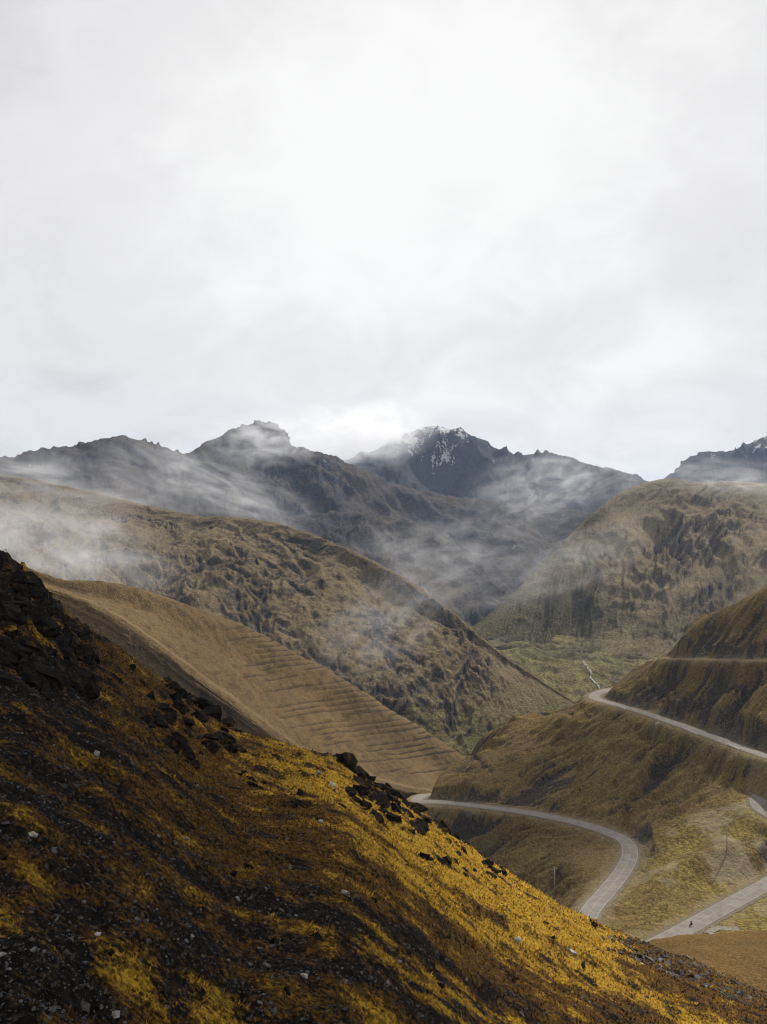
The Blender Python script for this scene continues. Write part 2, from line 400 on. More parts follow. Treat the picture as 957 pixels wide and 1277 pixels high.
# big brown spur in the middle
ridge = [(-240, 560, 1300), (-120, 572, 1300), (-20, 596, 1280), (60, 610, 1260), (130, 626, 1230), (190, 640, 1190), (245, 651, 1150), (295, 653, 1110), (355, 663, 1060), (430, 689, 1010), (500, 724, 970), (560, 766, 930), (620, 815, 890), (675, 852, 860), (726, 884, 830), (745, 899, 822)]
foot = [(-240, 800, 640), (-140, 800, 640), (-60, 790, 650), (10, 790, 650), (60, 800, 660), (120, 815, 660), (180, 835, 670), (240, 860, 670), (310, 895, 670), (380, 925, 670), (450, 945, 675), (520, 955, 690), (590, 948, 705), (665, 925, 745), (726, 905, 790), (745, 902, 815)]
mountain('brown_mountain_spur', ridge, foot, [(0.2, 16), (0.5, 18), (0.8, 4)], (300, 150), 820, 300, M_brown, (30, 2.0, 0.9), (80, 12), 37, 0.14, ribs=(13, 3.8, 38, 2.2), maskf=lambda U, V: sstep(1.15, 2.0, V + 0.12 * np.sin(U * 3.1)) * (1 - 0.75 * sstep(11.5, 12.8, U)) * (1 - 0.8 * sstep(3.9, 4.6, V)),
         green=lambda X, Y, Z, U, V: sstep(-165, -205, Z) * 0.9)

# ------------------------------------------------------------------ tan spur with contour trenches
rows = [None,
        pts([(-200, 600, 380), (-60, 650, 390), (0, 690, 400), (70, 728, 425), (135, 733, 450), (200, 746, 475), (270, 769, 500), (340, 800, 525), (420, 843, 550), (505, 896, 580), (584, 947, 605), (640, 985, 640)]),
        pts([(-200, 625, 370), (-60, 668, 375), (0, 710, 385), (72, 733, 400), (125, 757, 405), (175, 789, 410), (230, 827, 415), (290, 869, 425), (360, 920, 440), (440, 962, 465), (545, 990, 505), (620, 1010, 560)]),
        pts([(-200, 950, 300), (-70, 980, 305), (-20, 985, 310), (30, 1000, 315), (70, 1030, 320), (115, 1060, 325), (165, 1090, 335), (225, 1120, 345), (300, 1140, 355), (400, 1150, 375), (500, 1130, 415), (600, 1100, 450)])]
r1 = np.array(rows[1]); b = r1.copy(); b[:, 1] += 110; b[:, 2] -= 75; rows[0] = b
mid = (np.array(rows[1]) + np.array(rows[2])) / 2; mid[:, 2] -= 1.0
mid2 = np.array(rows[2]) * 0.75 + np.array(rows[3]) * 0.25; mid2[:, 2] -= 14
edge2 = np.array(rows[2]) * 0.93 + np.array(rows[3]) * 0.07; edge2[:, 2] -= 5.5
crest = np.array(rows[2]); shoulder = crest * 0.94 + np.array(rows[1]) * 0.06; shoulder[:, 2] += 0.6
rows = [rows[0], rows[1], mid, rows[2], edge2, mid2, rows[3]]
X, Y, Z, U, V = loft(rows, 620, 260)
al = np.cumsum(np.hypot(np.gradient(X.mean(1)), np.gradient(Y.mean(1))))[:, None] + 0 * V
d = fbm(X / 40, Y / 40, 5, 61) * 1.6 + fbm(X / 6, Y / 6, 4, 62) * 0.35
d += ridged((al + fbm(X / 50, Y / 50, 3, 64) * 12) / 30, V * 1.3, 4, 65) * 1.6 * sstep(3.0, 3.6, V)
# contour trenches on the lower face
lev = (638.5 - Z / Y * F + 0.13 * (X / Y * F) + fbm(X / 90, Y / 90, 2, 67) * 1.0) / 7.0
fr = lev - np.floor(lev); row_id = np.floor(lev)
on = sstep(6.5, 7.2, U - 0.6 * (V - 2) + 0.25 * np.sin(row_id * 2.7)) * sstep(10.2, 9.6, U + 0.35 * np.sin(row_id * 1.9)) * sstep(0.98, 1.05, V) * sstep(2.75, 2.55, V + 0.12 * np.sin(row_id * 3.1))
on *= sstep(-0.42, -0.12, perlin(al / 26, row_id * 3.7, 69))
tr = np.exp(-((fr - 0.5) / 0.11) ** 2) * on
bank = np.exp(-((fr - 0.74) / 0.12) ** 2) * on
d += -0.7 * tr + 0.15 * bank
X, Y, Z = normal_push(X, Y, Z, d)
streak = fbm(al / 5, V * 5 + al / 60, 4, 72)
rk = -0.05 + tr * 1.0 + 0.55 * sstep(0.35, 0.75, fbm(X / 18, Y / 30, 4, 71)) * sstep(2.9, 3.6, V) + 0.35 * sstep(8.6, 9.6, U) * sstep(2.7, 1.2, V)  # last term puts the lower right flank's shading into the rock colour
grid_obj('trenched_spur', X, Y, Z, M_tan, {'rock': rk, 'streak': streak * 0.5 + tr * 0.9, 'gravel': np.exp(-((V - 2.96 + 0.02 * fbm(al / 20, V, 3, 70)) / 0.045) ** 2) * 0.35 + 0.15 * np.exp(-((V - 3.55 + 0.05 * fbm(al / 30, V, 3, 70)) / 0.05) ** 2)})

# ------------------------------------------------------------------ roads: centre lines in space
def smooth_line(pl, n=200):
    C = cr_resample(np.array(pl), 1200)
    s = np.concatenate([[0], np.cumsum(np.linalg.norm(np.diff(C, axis=0), axis=1))])
    t = np.linspace(0, s[-1], n)
    return np.stack([np.interp(t, s, C[:, k]) for k in range(3)], 1)
def lp(lst): return smooth_line(pts(lst), 260)
road_low = [(1120, 1010, 372), (1060, 1048, 345), (957, 1103, 303), (895, 1137, 283), (835, 1170, 266)]
# hairpin hidden behind the near slope joins the two lower legs
hair = [(800, 1186, 258), (775, 1196, 254), (745, 1190, 255), (728, 1168, 264)]
road_mid = [(736, 1138, 282), (757, 1112, 300), (776, 1088, 319), (786, 1066, 336), (780, 1049, 352), (752, 1036, 368), (715, 1025, 382), (660, 1014, 402), (600, 1006, 428), (555, 1001, 450), (522, 999, 464), (524, 994, 480), (536, 989, 500)]
R_A = lp(road_low + hair + road_mid)
R_B = lp([(1130, 1000, 350), (1040, 990, 350), (985, 984, 352), (958, 987, 352), (946, 999, 345), (955, 1013, 337), (990, 1028, 330), (1060, 1040, 320), (1120, 1045, 318)])
R_C = lp([(1120, 985, 310), (1040, 968, 330), (957, 943, 362), (900, 923, 395), (850, 905, 430), (800, 888, 470), (765, 878, 505), (745, 872, 528), (742, 867, 543), (756, 861, 560), (775, 858, 585)])
TRK = lp([(1120, 818, 385), (1040, 820, 400), (957, 822, 418), (900, 822, 450), (860, 821, 485), (832, 821, 520)])

# ------------------------------------------------------------------ hillside carrying the roads
ctrl = []
def add(lst): ctrl.extend(pts(lst))
sil = [(530, 993, 462), (558, 966, 500), (583, 946, 545), (612, 927, 552), (640, 911, 552), (670, 898, 548), (700, 886, 545), (728, 877, 542),
       (760, 861, 545), (785, 843, 540), (810, 829, 530), (832, 818, 525), (852, 793, 515), (880, 770, 505), (915, 752, 495), (957, 730, 480), (1040, 700, 470), (1120, 680, 460), (1250, 650, 450)]
add(sil)
for q in sil:
    p = P(*q); L = math.hypot(p[0], p[1])
    ctrl.append(np.array([p[0] * (1 + 60 / L) + 15, p[1] + 60, p[2] - 46]))
    ctrl.append(np.array([p[0] * (1 + 130 / L) + 30, p[1] + 130, max(p[2] - 105, -235)]))
for L in (R_A, R_B, R_C, TRK):
    ctrl.extend(list(L[::13]))
add([(777, 959, 415), (700, 960, 440), (640, 965, 460), (830, 960, 400), (880, 985, 375), (740, 910, 480), (690, 925, 490), (860, 1010, 355), (820, 1030, 350), (800, 1085, 318), (840, 1060, 330),
     (907, 1062, 322), (957, 1060, 318), (880, 1090, 308), (830, 1120, 292), (790, 1140, 282), (770, 1165, 270), (900, 1170, 262), (957, 1160, 268), (1040, 1120, 285), (1150, 1090, 300), (1250, 1000, 340),
     (692, 1112, 318), (650, 1075, 350), (640, 1120, 325), (600, 1060, 385), (580, 1110, 350), (540, 1060, 410), (500, 1080, 410), (720, 1070, 335), (700, 1180, 280),
     (900, 860, 425), (957, 880, 388), (850, 850, 475), (800, 862, 492), (1040, 880, 370), (1150, 900, 340), (957, 770, 445), (900, 790, 475), (1100, 760, 420), (1250, 800, 400)])
add([(957, 1280, 215), (850, 1280, 215), (750, 1290, 225), (650, 1250, 250), (1100, 1250, 220), (1250, 1150, 260), (520, 1200, 320), (450, 1150, 380)])
ctrl = np.array(ctrl)
# merge near-duplicates
keep = []
for i, p in enumerate(ctrl):
    if all(np.hypot(*(p - ctrl[j])[:2]) > 5 for j in keep): keep.append(i)
ctrl = ctrl[keep]
def tps_fit(Cp, lam=0.4):
    n = len(Cp); q = Cp[:, :2] / 100
    r2 = ((q[:, None] - q[None]) ** 2).sum(-1); K = 0.5 * r2 * np.log(r2 + 1e-12) + lam * 0.01 * np.eye(n)
    Pm = np.hstack([np.ones((n, 1)), q]); A = np.zeros((n + 3, n + 3)); A[:n, :n] = K; A[:n, n:] = Pm; A[n:, :n] = Pm.T
    w = np.linalg.solve(A, np.concatenate([Cp[:, 2], np.zeros(3)]))
    return q, w
tq, tw = tps_fit(ctrl)
def tps_eval(X, Y):
    sh = X.shape; xy = np.stack([X.ravel(), Y.ravel()], 1) / 100; out = np.empty(len(xy))
    for s in range(0, len(xy), 40000):
        e_ = xy[s:s + 40000]
        r2 = ((e_[:, None] - tq[None]) ** 2).sum(-1)
        out[s:s + 40000] = (0.5 * r2 * np.log(r2 + 1e-12)) @ tw[:-3] + tw[-3] + e_ @ tw[-2:]
    return out.reshape(sh)

def near_line(X, Y, L, reach):
    """distance to centre line, its height there and side sign, only within reach"""
    dist = np.full(X.shape, 1e9); hz = np.zeros(X.shape); side = np.zeros(X.shape)
    lo, hi = L[:, :2].min(0) - reach, L[:, :2].max(0) + reach
    msk = (X > lo[0]) & (X < hi[0]) & (Y > lo[1]) & (Y < hi[1])
    x, y = X[msk], Y[msk]
    bd = np.full(x.shape, 1e9); bz = np.zeros(x.shape); bs = np.zeros(x.shape)
    for a, b_ in zip(L[:-1], L[1:]):
        ex, ey = b_[0] - a[0], b_[1] - a[1]; l2 = ex * ex + ey * ey + 1e-9
        t = np.clip(((x - a[0]) * ex + (y - a[1]) * ey) / l2, 0, 1)
        dx, dy = x - (a[0] + t * ex), y - (a[1] + t * ey); dd = np.hypot(dx, dy)
        k = dd < bd
        bd = np.where(k, dd, bd); bz = np.where(k, a[2] + t * (b_[2] - a[2]), bz); bs = np.where(k, ex * dy - ey * dx, bs)
    dist[msk] = bd; hz[msk] = bz; side[msk] = bs
    return dist, hz, side
PXR = np.concatenate([np.linspace(-0.06, 0.02, 20)[:-1], np.linspace(0.02, 0.50, 440), np.linspace(0.50, 0.80, 60)[1:]]); DSR = np.concatenate([np.linspace(205, 250, 30)[:-1], np.geomspace(250, 560, 470), np.geomspace(562, 760, 40)])
pxs = PXR; Ds = DSR
PX, D = np.meshgrid(pxs, Ds, indexing='ij'); X = PX * D; Y = D
Zb = tps_eval(X, Y)
Z = np.maximum(Zb, -240)
# ribs running down towards the lower left, fine relief
rx, ry = X * 0.93 + Y * 0.37, -X * 0.37 + Y * 0.93
steep = (0.25 + 0.75 * sstep(0.005, 0.06, slope_of(X, Y, Z))) * (1 - sstep(-149, -141, Zb) * sstep(375, 340, Y) * sstep(-110, -125, Zb))
rib = ridged(ry / 26 + fbm(X / 90, Y / 90, 3, 73) * 0.5, rx / 190, 3, 74)
rib2 = ridged(ry / 8 + fbm(X / 40, Y / 40, 3, 78) * 0.7, rx / 45, 4, 77)
det = rib * 7.5 * steep + rib2 * 1.9 * steep
det += fbm(X / 22, Y / 22, 5, 75) * 0.8 + fbm(X / 3.5, Y / 3.5, 4, 76) * 0.28
dist_all = np.full(X.shape, 1e9); rockcut = np.zeros(X.shape)
HW = 4.3
prof = []
for L, hw, reach in ((R_A, HW, 26), (R_B, HW, 26), (R_C, HW, 26), (TRK, 2.0, 14)):
    dist, hz, side = near_line(X, Y, L, 40)
    prof.append((dist, hz, hw, reach)); dist_all = np.minimum(dist_all, dist - hw)
ds_, _z, _s = near_line(X, Y, smooth_line([P(*q) for q in sil], 200), 60)
crestd = sstep(0, 22, ds_)
calm = sstep(0.5, 9, dist_all) * (0.12 + 0.88 * crestd)
Z = Z + det * calm
for dist, hz, hw, reach in prof:
    fl = hw + 1.0
    # uphill side: steep cut; downhill side: fill
    cut = Z > hz
    tcut = sstep(fl + 5.0, fl, dist) ** 0.6
    tfil = sstep(fl + 9.0, fl, dist)
    w = np.where(cut, tcut, tfil)
    wall = cut & (dist > fl * 0.9) & (dist < fl + 6) & (Z - hz > 1.0)
    rockcut = np.maximum(rockcut, np.where(wall, sstep(0.6, 3.5, Z - hz) * sstep(-0.35, 0.25, fbm(X / 16, Y / 16, 3, 66) + 0.05), 0))
    Z = Z * (1 - w) + (hz - 0.12) * w
Z = Z + rockcut * ridged(X / 5, Y / 5, 4, 79) * 0.7 * sstep(1.2, 2.5, dist_all)
# low grassy hump between the two lower roads
dist, hz, side = near_line(X, Y, lp([(735, 1132, 292), (775, 1112, 300), (820, 1098, 305), (870, 1084, 314), (905, 1076, 320)]), 30)
Z = Z + 5.0 * np.exp(-(dist / 7.0) ** 2) * sstep(4, 14, dist_all)
# drainage ditch and old path lines
for L_, dep in ((lp([(800, 845, 515), (830, 860, 480), (860, 884, 442), (900, 890, 425), (957, 896, 402), (1030, 900, 380)]), 1.6), (lp([(560, 960, 500), (585, 957, 500), (600, 972, 480), (612, 985, 465)]), 1.2), (lp([(655, 904, 540), (700, 905, 520), (735, 905, 500)]), 0.9)):
    dist, hz, side = near_line(X, Y, L_, 12)
    Z = Z - dep * np.exp(-(dist / 1.7) ** 2); rockcut = np.maximum(rockcut, np.exp(-(dist / 1.6) ** 2) * 1.5)
Zroad = Z
tus = fbm(X / 1.5, Y / 1.9, 3, 85)
streak = 0.8 * tus + fbm(ry / 2.6 + fbm(X / 20, Y / 20, 3, 87) * 2, rx / 11, 4, 89) * (0.4 + 0.6 * steep)
rk = 0.02 + rockcut * 0.55 - (rib * 0.85 + rib2 * 0.40) * steep * calm + streak * 0.2 + fbm(rx / 26, ry / 9, 5, 81) * 0.42 * steep + 0.15 * sstep(0.2, 0.45, slope_of(X, Y, Z))  # rib hollows take the dark rock colour to stand in for fold shade
flat = sstep(-147, -138, Zb) * sstep(375, 330, Y)
gr = flat * sstep(-0.25, 0.2, fbm(X / 30, Y / 30, 4, 83) + 0.15) * 0.9 + 0.25 * sstep(0, 0.5, fbm(X / 60, Y / 60, 3, 84))
gravel = sstep(4.0, 0.5, dist_all - 1.0 + fbm(X / 8, Y / 8, 3, 86) * 3) * 0.22
gravel = np.maximum(gravel, 0.5 * sstep(0.0, 0.35, fbm(X / 24 + 5, Y / 24, 4, 88)) * flat * sstep(272, 282, Y))
rk = rk + gravel * 0.35
grid_obj('road_hillside', X, Y, Z, M_road_hill, {'rock': rk, 'green': gr, 'gravel': gravel, 'streak': streak - (rib * 1.0 + rib2 * 0.5) * steep * calm})  # streak also darkens the folds in colour, in place of sun shading

# shoulder between the near slope and the lower road
rows = hill_rows([(560, 1300, 150), (680, 1240, 165), (760, 1200, 185), (810, 1184, 195), (860, 1174, 200), (910, 1173, 200), (957, 1168, 205), (1040, 1150, 210), (1160, 1120, 215), (1300, 1100, 220)],
                 [(500, 1500, 90), (620, 1420, 95), (720, 1380, 100), (790, 1360, 105), (850, 1350, 105), (910, 1345, 108), (970, 1340, 110), (1060, 1320, 115), (1200, 1300, 120), (1350, 1280, 125)],
                 [(0.5, 7)], (45, 45))
X, Y, Z, U, V = loft(rows, 260, 100)
Z = Z + fbm(X / 18, Y / 18, 5, 91) * 0.9 + fbm(X / 2.5, Y / 2.5, 3, 92) * 0.15
M_shoulder = terrain_mat('brown_shoulder', (0.12, 0.072, 0.022), (0.078, 0.048, 0.017), (0.05, 0.035, 0.018), (0.09, 0.07, 0.04), 0.8, bump_d=0.25)
grid_obj('grassy_shoulder', X, Y, Z, M_shoulder, {'rock': 0.10 + 0.4 * fbm(X / 10, Y / 10, 4, 93)})

# ------------------------------------------------------------------ road ribbons
def ribbon(name, L, off, w, mat, dz, parent=None, span=(0, 1), wob=0):
    n0, n1_ = int(span[0] * (len(L) - 1)), int(span[1] * (len(L) - 1)) + 1
    T = np.gradient(L[:, :2], axis=0); T /= np.linalg.norm(T, axis=1)[:, None] + 1e-9
    N = np.stack([-T[:, 1], T[:, 0]], 1)
    cs = np.linspace(-w / 2, w / 2, 3) if w < 1 else np.linspace(-w / 2, w / 2, 7)
    Vv = []
    for i in range(n0, n1_):
        for c in cs:
            q = L[i, :2] + N[i] * (off + c + (wob * math.sin(i * 0.9 + (c > 0)) if abs(c) == w / 2 else 0))
            Vv.append((q[0], q[1], L[i, 2] + dz + 0.02 * (1 - (abs(off + c) / 4) ** 2)))
    f = grid_faces(n1_ - n0, len(cs))
    o = raw_mesh(name, Vv, f[:, ::-1] if False else f, mat, parent=parent)
    return o
def asphalt(name, a, b_):
    n = NT(name)
    c = n.mix(n.rng(n.noise(0.35, 5, 0.6), 0.35, 0.65), a, b_)
    c = n.mix(n.rng(n.noise(2.4, 4, 0.6), 0.45, 0.75, 0, 0.35), c, tuple(x * 0.6 for x in a))
    n.color(c); n.bump(n.noise(6, 3), 0.05); n.b.inputs['Roughness'].default_value = 0.85
    return n.m
M_asph = asphalt('worn_asphalt', (0.135, 0.123, 0.113), (0.175, 0.16, 0.148))
n_ = NT('road_paint'); n_.color(n_.mix(n_.rng(n_.noise(1.5, 4), 0.4, 0.65), (0.25, 0.235, 0.22), (0.19, 0.175, 0.165))); M_paint = n_.m
n_ = NT('gravel_verge'); n_.color(n_.mix(n_.rng(n_.noise(0.8, 6, 0.7), 0.35, 0.7), (0.14, 0.118, 0.09), (0.085, 0.07, 0.05))); n_.bump(n_.noise(2, 5), 0.3); M_verge = n_.m
def densify(L, n):
    s = np.concatenate([[0], np.cumsum(np.linalg.norm(np.diff(L, axis=0), axis=1))]); t = np.linspace(0, s[-1], n)
    return np.stack([np.interp(t, s, L[:, k]) for k in range(3)], 1)
for L in (R_A, R_B, R_C):
    Ld = densify(L, 420)
    rd = ribbon('road', Ld, 0, 6.5, M_asph, 0.10); tag(rd, kind='structure')
    ribbon('verge', Ld, 0, 9.2, M_verge, 0.03, rd, wob=0.35)
    for sgn in (-1, 1): ribbon('edge_line', Ld, sgn * 3.0, 0.13, M_paint, 0.115, rd)
    ribbon('centre_line', Ld, 0, 0.12, M_paint, 0.115, rd)
tr_ = ribbon('dirt_track', TRK, 0, 3.0, M_verge, 0.06); tag(tr_, kind='structure')

# ------------------------------------------------------------------ near slope
SIL = np.array([(-700, 430), (-300, 600), (-120, 662), (0, 712), (30, 728), (60, 752), (90, 778), (130, 800), (190, 842), (240, 884), (290, 914), (360, 934), (430, 955), (480, 990),
                (520, 1014), (560, 1040), (610, 1078), (640, 1094), (700, 1132), (760, 1162), (830, 1190), (900, 1216), (957, 1240), (1100, 1300), (1400, 1420), (1800, 1560)], float)
_sx = np.linspace(-700, 1800, 2501); _sy = np.interp(_sx, SIL[:, 0], SIL[:, 1])
_k = np.hanning(61); _k /= _k.sum(); _sy = np.convolve(np.pad(_sy, 30, 'edge'), _k, 'valid')
H0 = 9.0
def near_params(q):
    px = q * F + 478.5
    s = (np.interp(px, _sx, _sy) - 638.5) / F
    ds = np.interp(px, [0, 480, 760, 957, 1200], [68, 78, 112, 135, 150])
    k = H0 / ds ** 2
    return s - 2 * H0 / ds, k, ds
def near_base(X, Y):
    q = X / Y
    s0, k, ds = near_params(q)
    z = Y * (-H0 / Y - s0 - k * Y)
    return z, q, ds
def near_z(X, Y):
    z, q, ds = near_base(X, Y)
    t = Y / ds
    z = z + fbm(X / 9, Y / 9, 4, 101) * 0.55 * sstep(8, 40, Y) + fbm(X / 2.2, Y / 2.2, 4, 102) * 0.13
    # streaks down the fall line
    a, b = X * 0.5 - Y * 0.87, X * 0.87 + Y * 0.5
    z = z + ridged(a / 5, b / 26, 4, 103) * 0.30
    z = z + ridged(X / 0.9, Y / 0.9, 3, 104) * 0.05
    px = q * F + 478.5
    # craggy crest
    cr = bump(t, 0.97, 0.42)
    crag = (1.5 * bump(px, 30, 75) + 0.5 * bump(px, 250, 45) + 0.55 * bump(px, 490, 55) + 0.3 * bump(px, 610, 30)) * cr
    z = z + crag * (0.1 + 1.5 * np.clip(ridged(X / 7, Y / 7, 4, 105), -0.2, 1.2))
    return z
def near_img(X, Y, Z):
    return X / Y * F + 478.5, 638.5 - Z / Y * F
def cover_maps(X, Y, Z):
    """yellow grass, brown grass, scree shares on the near slope"""
    px, py = near_img(X, Y, Z)
    dp = py - np.interp(px, _sx, _sy)
    a, b = X * 0.5 - Y * 0.87, X * 0.87 + Y * 0.5
    st = fbm(a / 3.2, b / 16, 5, 111); st2 = fbm(a / 1.1, b / 4.5, 4, 112); st3 = fbm(X / 1.3, Y / 1.3, 4, 118)
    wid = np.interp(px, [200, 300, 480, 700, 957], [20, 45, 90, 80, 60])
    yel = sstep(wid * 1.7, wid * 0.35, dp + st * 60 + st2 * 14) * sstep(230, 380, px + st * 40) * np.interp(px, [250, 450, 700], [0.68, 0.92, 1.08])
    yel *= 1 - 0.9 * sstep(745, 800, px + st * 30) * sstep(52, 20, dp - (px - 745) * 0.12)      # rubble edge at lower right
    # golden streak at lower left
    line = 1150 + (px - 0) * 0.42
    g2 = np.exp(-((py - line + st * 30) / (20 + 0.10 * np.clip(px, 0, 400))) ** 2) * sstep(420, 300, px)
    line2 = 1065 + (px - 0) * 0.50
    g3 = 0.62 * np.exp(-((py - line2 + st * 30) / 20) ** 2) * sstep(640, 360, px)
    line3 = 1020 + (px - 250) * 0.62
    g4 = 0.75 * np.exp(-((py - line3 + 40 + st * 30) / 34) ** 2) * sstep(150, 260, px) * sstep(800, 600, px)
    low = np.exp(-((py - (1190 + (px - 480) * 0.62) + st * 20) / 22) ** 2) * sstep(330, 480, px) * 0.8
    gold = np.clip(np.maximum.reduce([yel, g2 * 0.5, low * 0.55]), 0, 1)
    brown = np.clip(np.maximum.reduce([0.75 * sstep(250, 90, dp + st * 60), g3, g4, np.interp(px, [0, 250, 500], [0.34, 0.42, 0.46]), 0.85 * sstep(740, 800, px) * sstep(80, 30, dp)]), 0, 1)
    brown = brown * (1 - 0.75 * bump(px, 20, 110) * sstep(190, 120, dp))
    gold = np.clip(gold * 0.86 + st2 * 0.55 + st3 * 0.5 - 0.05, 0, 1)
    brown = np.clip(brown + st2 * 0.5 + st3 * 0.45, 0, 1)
    return gold, brown, px, py, dp

qs = np.concatenate([np.linspace(-0.85, -0.5, 50)[:-1], np.linspace(-0.5, 0.5, 640), np.linspace(0.5, 0.85, 50)[1:]])
ts = np.concatenate([np.geomspace(0.045, 1.25, 440), np.geomspace(1.27, 3.0, 30)])
Q, T_ = np.meshgrid(qs, ts, indexing='ij')
DS = near_params(Q)[2]
Y = T_ * DS; X = Q * Y
Z = near_z(X, Y)
gold, brown, px_, py_, dp_ = cover_maps(X, Y, Z)
n = NT('near_slope_ground')
fine_n = n.noise(7, 6, 0.7); mid_n = n.noise(1.3, 6, 0.65)
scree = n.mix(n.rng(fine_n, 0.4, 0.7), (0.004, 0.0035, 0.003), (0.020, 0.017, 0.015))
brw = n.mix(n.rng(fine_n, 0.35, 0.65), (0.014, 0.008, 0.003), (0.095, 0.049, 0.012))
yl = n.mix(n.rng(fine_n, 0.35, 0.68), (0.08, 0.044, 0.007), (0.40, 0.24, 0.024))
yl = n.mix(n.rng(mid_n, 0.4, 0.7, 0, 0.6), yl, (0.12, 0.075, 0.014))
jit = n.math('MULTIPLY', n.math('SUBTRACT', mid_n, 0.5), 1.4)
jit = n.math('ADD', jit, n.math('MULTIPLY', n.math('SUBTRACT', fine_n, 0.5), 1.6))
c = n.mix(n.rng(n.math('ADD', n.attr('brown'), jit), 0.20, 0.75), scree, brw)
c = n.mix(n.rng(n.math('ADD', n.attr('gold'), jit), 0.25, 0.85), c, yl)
n.color(c); n.bump(n.math('ADD', fine_n, mid_n), 0.12)
M_near = n.m
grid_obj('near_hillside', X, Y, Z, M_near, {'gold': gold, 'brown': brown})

# loose stones and tussocks (nobody could count them)
def ico():
    t = (1 + 5 ** 0.5) / 2
    v = np.array([(-1, t, 0), (1, t, 0), (-1, -t, 0), (1, -t, 0), (0, -1, t), (0, 1, t), (0, -1, -t), (0, 1, -t), (t, 0, -1), (t, 0, 1), (-t, 0, -1), (-t, 0, 1)], float)
    v /= np.linalg.norm(v[0])
    f = np.array([(0, 11, 5), (0, 5, 1), (0, 1, 7), (0, 7, 10), (0, 10, 11), (1, 5, 9), (5, 11, 4), (11, 10, 2), (10, 7, 6), (7, 1, 8), (3, 9, 4), (3, 4, 2), (3, 2, 6), (3, 6, 8), (3, 8, 9), (4, 9, 5), (2, 4, 11), (6, 2, 10), (8, 6, 7), (9, 8, 1)])
    return v, f
IV, IF = ico()
def rand_rot(n, tilt):
    """random yaw and a small tilt -> (n,3,3)"""
    a = rng.uniform(0, 2 * np.pi, n); b = rng.normal(0, tilt, n); c_ = rng.normal(0, tilt, n)
    ca, sa, cb, sb, cc, sc_ = np.cos(a), np.sin(a), np.cos(b), np.sin(b), np.cos(c_), np.sin(c_)
    o = np.zeros(n); i = np.ones(n)
    Rz = np.stack([ca, -sa, o, sa, ca, o, o, o, i], 1).reshape(-1, 3, 3)
    Rx = np.stack([i, o, o, o, cb, -sb, o, sb, cb], 1).reshape(-1, 3, 3)
    Ry = np.stack([cc, o, sc_, o, i, o, -sc_, o, cc], 1).reshape(-1, 3, 3)
    return Rx @ Ry @ Rz
CV = np.array([(x, y, z) for x in (-1, 1) for y in (-1, 1) for z in (-1, 1)], float) * 0.75
CF = np.array([(0, 1, 3), (0, 3, 2), (4, 6, 7), (4, 7, 5), (0, 4, 5), (0, 5, 1), (2, 3, 7), (2, 7, 6), (0, 2, 6), (0, 6, 4), (1, 5, 7), (1, 7, 3)])
def stone_verts(n):
    """n angular stones as deformed icosahedra of unit size -> (n,12,3)"""
    v = CV[None] * rng.uniform(0.45, 1.2, (n, 8, 3))
    v = v * np.stack([rng.uniform(0.8, 1.25, n), rng.uniform(0.55, 0.95, n), rng.uniform(0.28, 0.6, n)], 1)[:, None]
    return np.einsum('nij,nkj->nki', rand_rot(n, 0.35), v)
def scatter(n, qlo, qhi, tlo, thi, power=1.0):
    q = rng.uniform(qlo, qhi, n); u = rng.uniform(0, 1, n) ** power
    t = np.exp(np.log(tlo) + u * (np.log(thi) - np.log(tlo)))
    ds = near_params(q)[2]
    return q * t * ds, t * ds
n = NT('scree_stone')
oi = n.attr('tone')
c = n.mix(n.rng(n.noise(9, 4, 0.65), 0.35, 0.65), (0.010, 0.0095, 0.0095), (0.040, 0.037, 0.035))
c = n.mix(oi, c, (0.30, 0.29, 0.285))
n.color(c); n.bump(n.noise(25, 4), 0.02); n.b.inputs['Roughness'].default_value = 0.8
M_stone = n.m
def stones(name, N, qr, tr, keepf, size, label, off=0.35):
    x, y = scatter(N, *qr, *tr)
    z = near_z(x, y); g, b_, px, py, dp = cover_maps(x, y, z)
    k = rng.uniform(0, 1, N) < keepf(g, b_, px, py, dp)
    x, y, z = x[k], y[k], z[k]; m_ = len(x)
    s = size(m_, y)
    v = stone_verts(m_) * s[:, None, None] + np.stack([x, y, z + s * (off - 0.3)], 1)[:, None]
    f = (CF[None] + (np.arange(m_) * 8)[:, None, None]).reshape(-1, 3)
    tone = np.repeat(np.clip(rng.exponential(0.075, m_), 0, 1), 8)
    o = raw_mesh(name, v.reshape(-1, 3), f, M_stone, {'tone': tone}, smooth=False)
    return tag(o, label=label, kind='stuff')
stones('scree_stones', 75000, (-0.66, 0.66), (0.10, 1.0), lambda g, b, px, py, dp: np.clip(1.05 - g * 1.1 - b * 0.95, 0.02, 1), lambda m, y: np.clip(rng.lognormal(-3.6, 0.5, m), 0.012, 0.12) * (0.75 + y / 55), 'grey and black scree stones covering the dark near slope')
stones('crest_rubble', 3500, (0.20, 0.64), (0.55, 1.12), lambda g, b, px, py, dp: sstep(740, 790, px) * sstep(95, 40, dp) * 0.8, lambda m, y: np.clip(rng.lognormal(-1.5, 0.4, m), 0.08, 0.6), 'pale rubble along the lower right crest of the near slope')

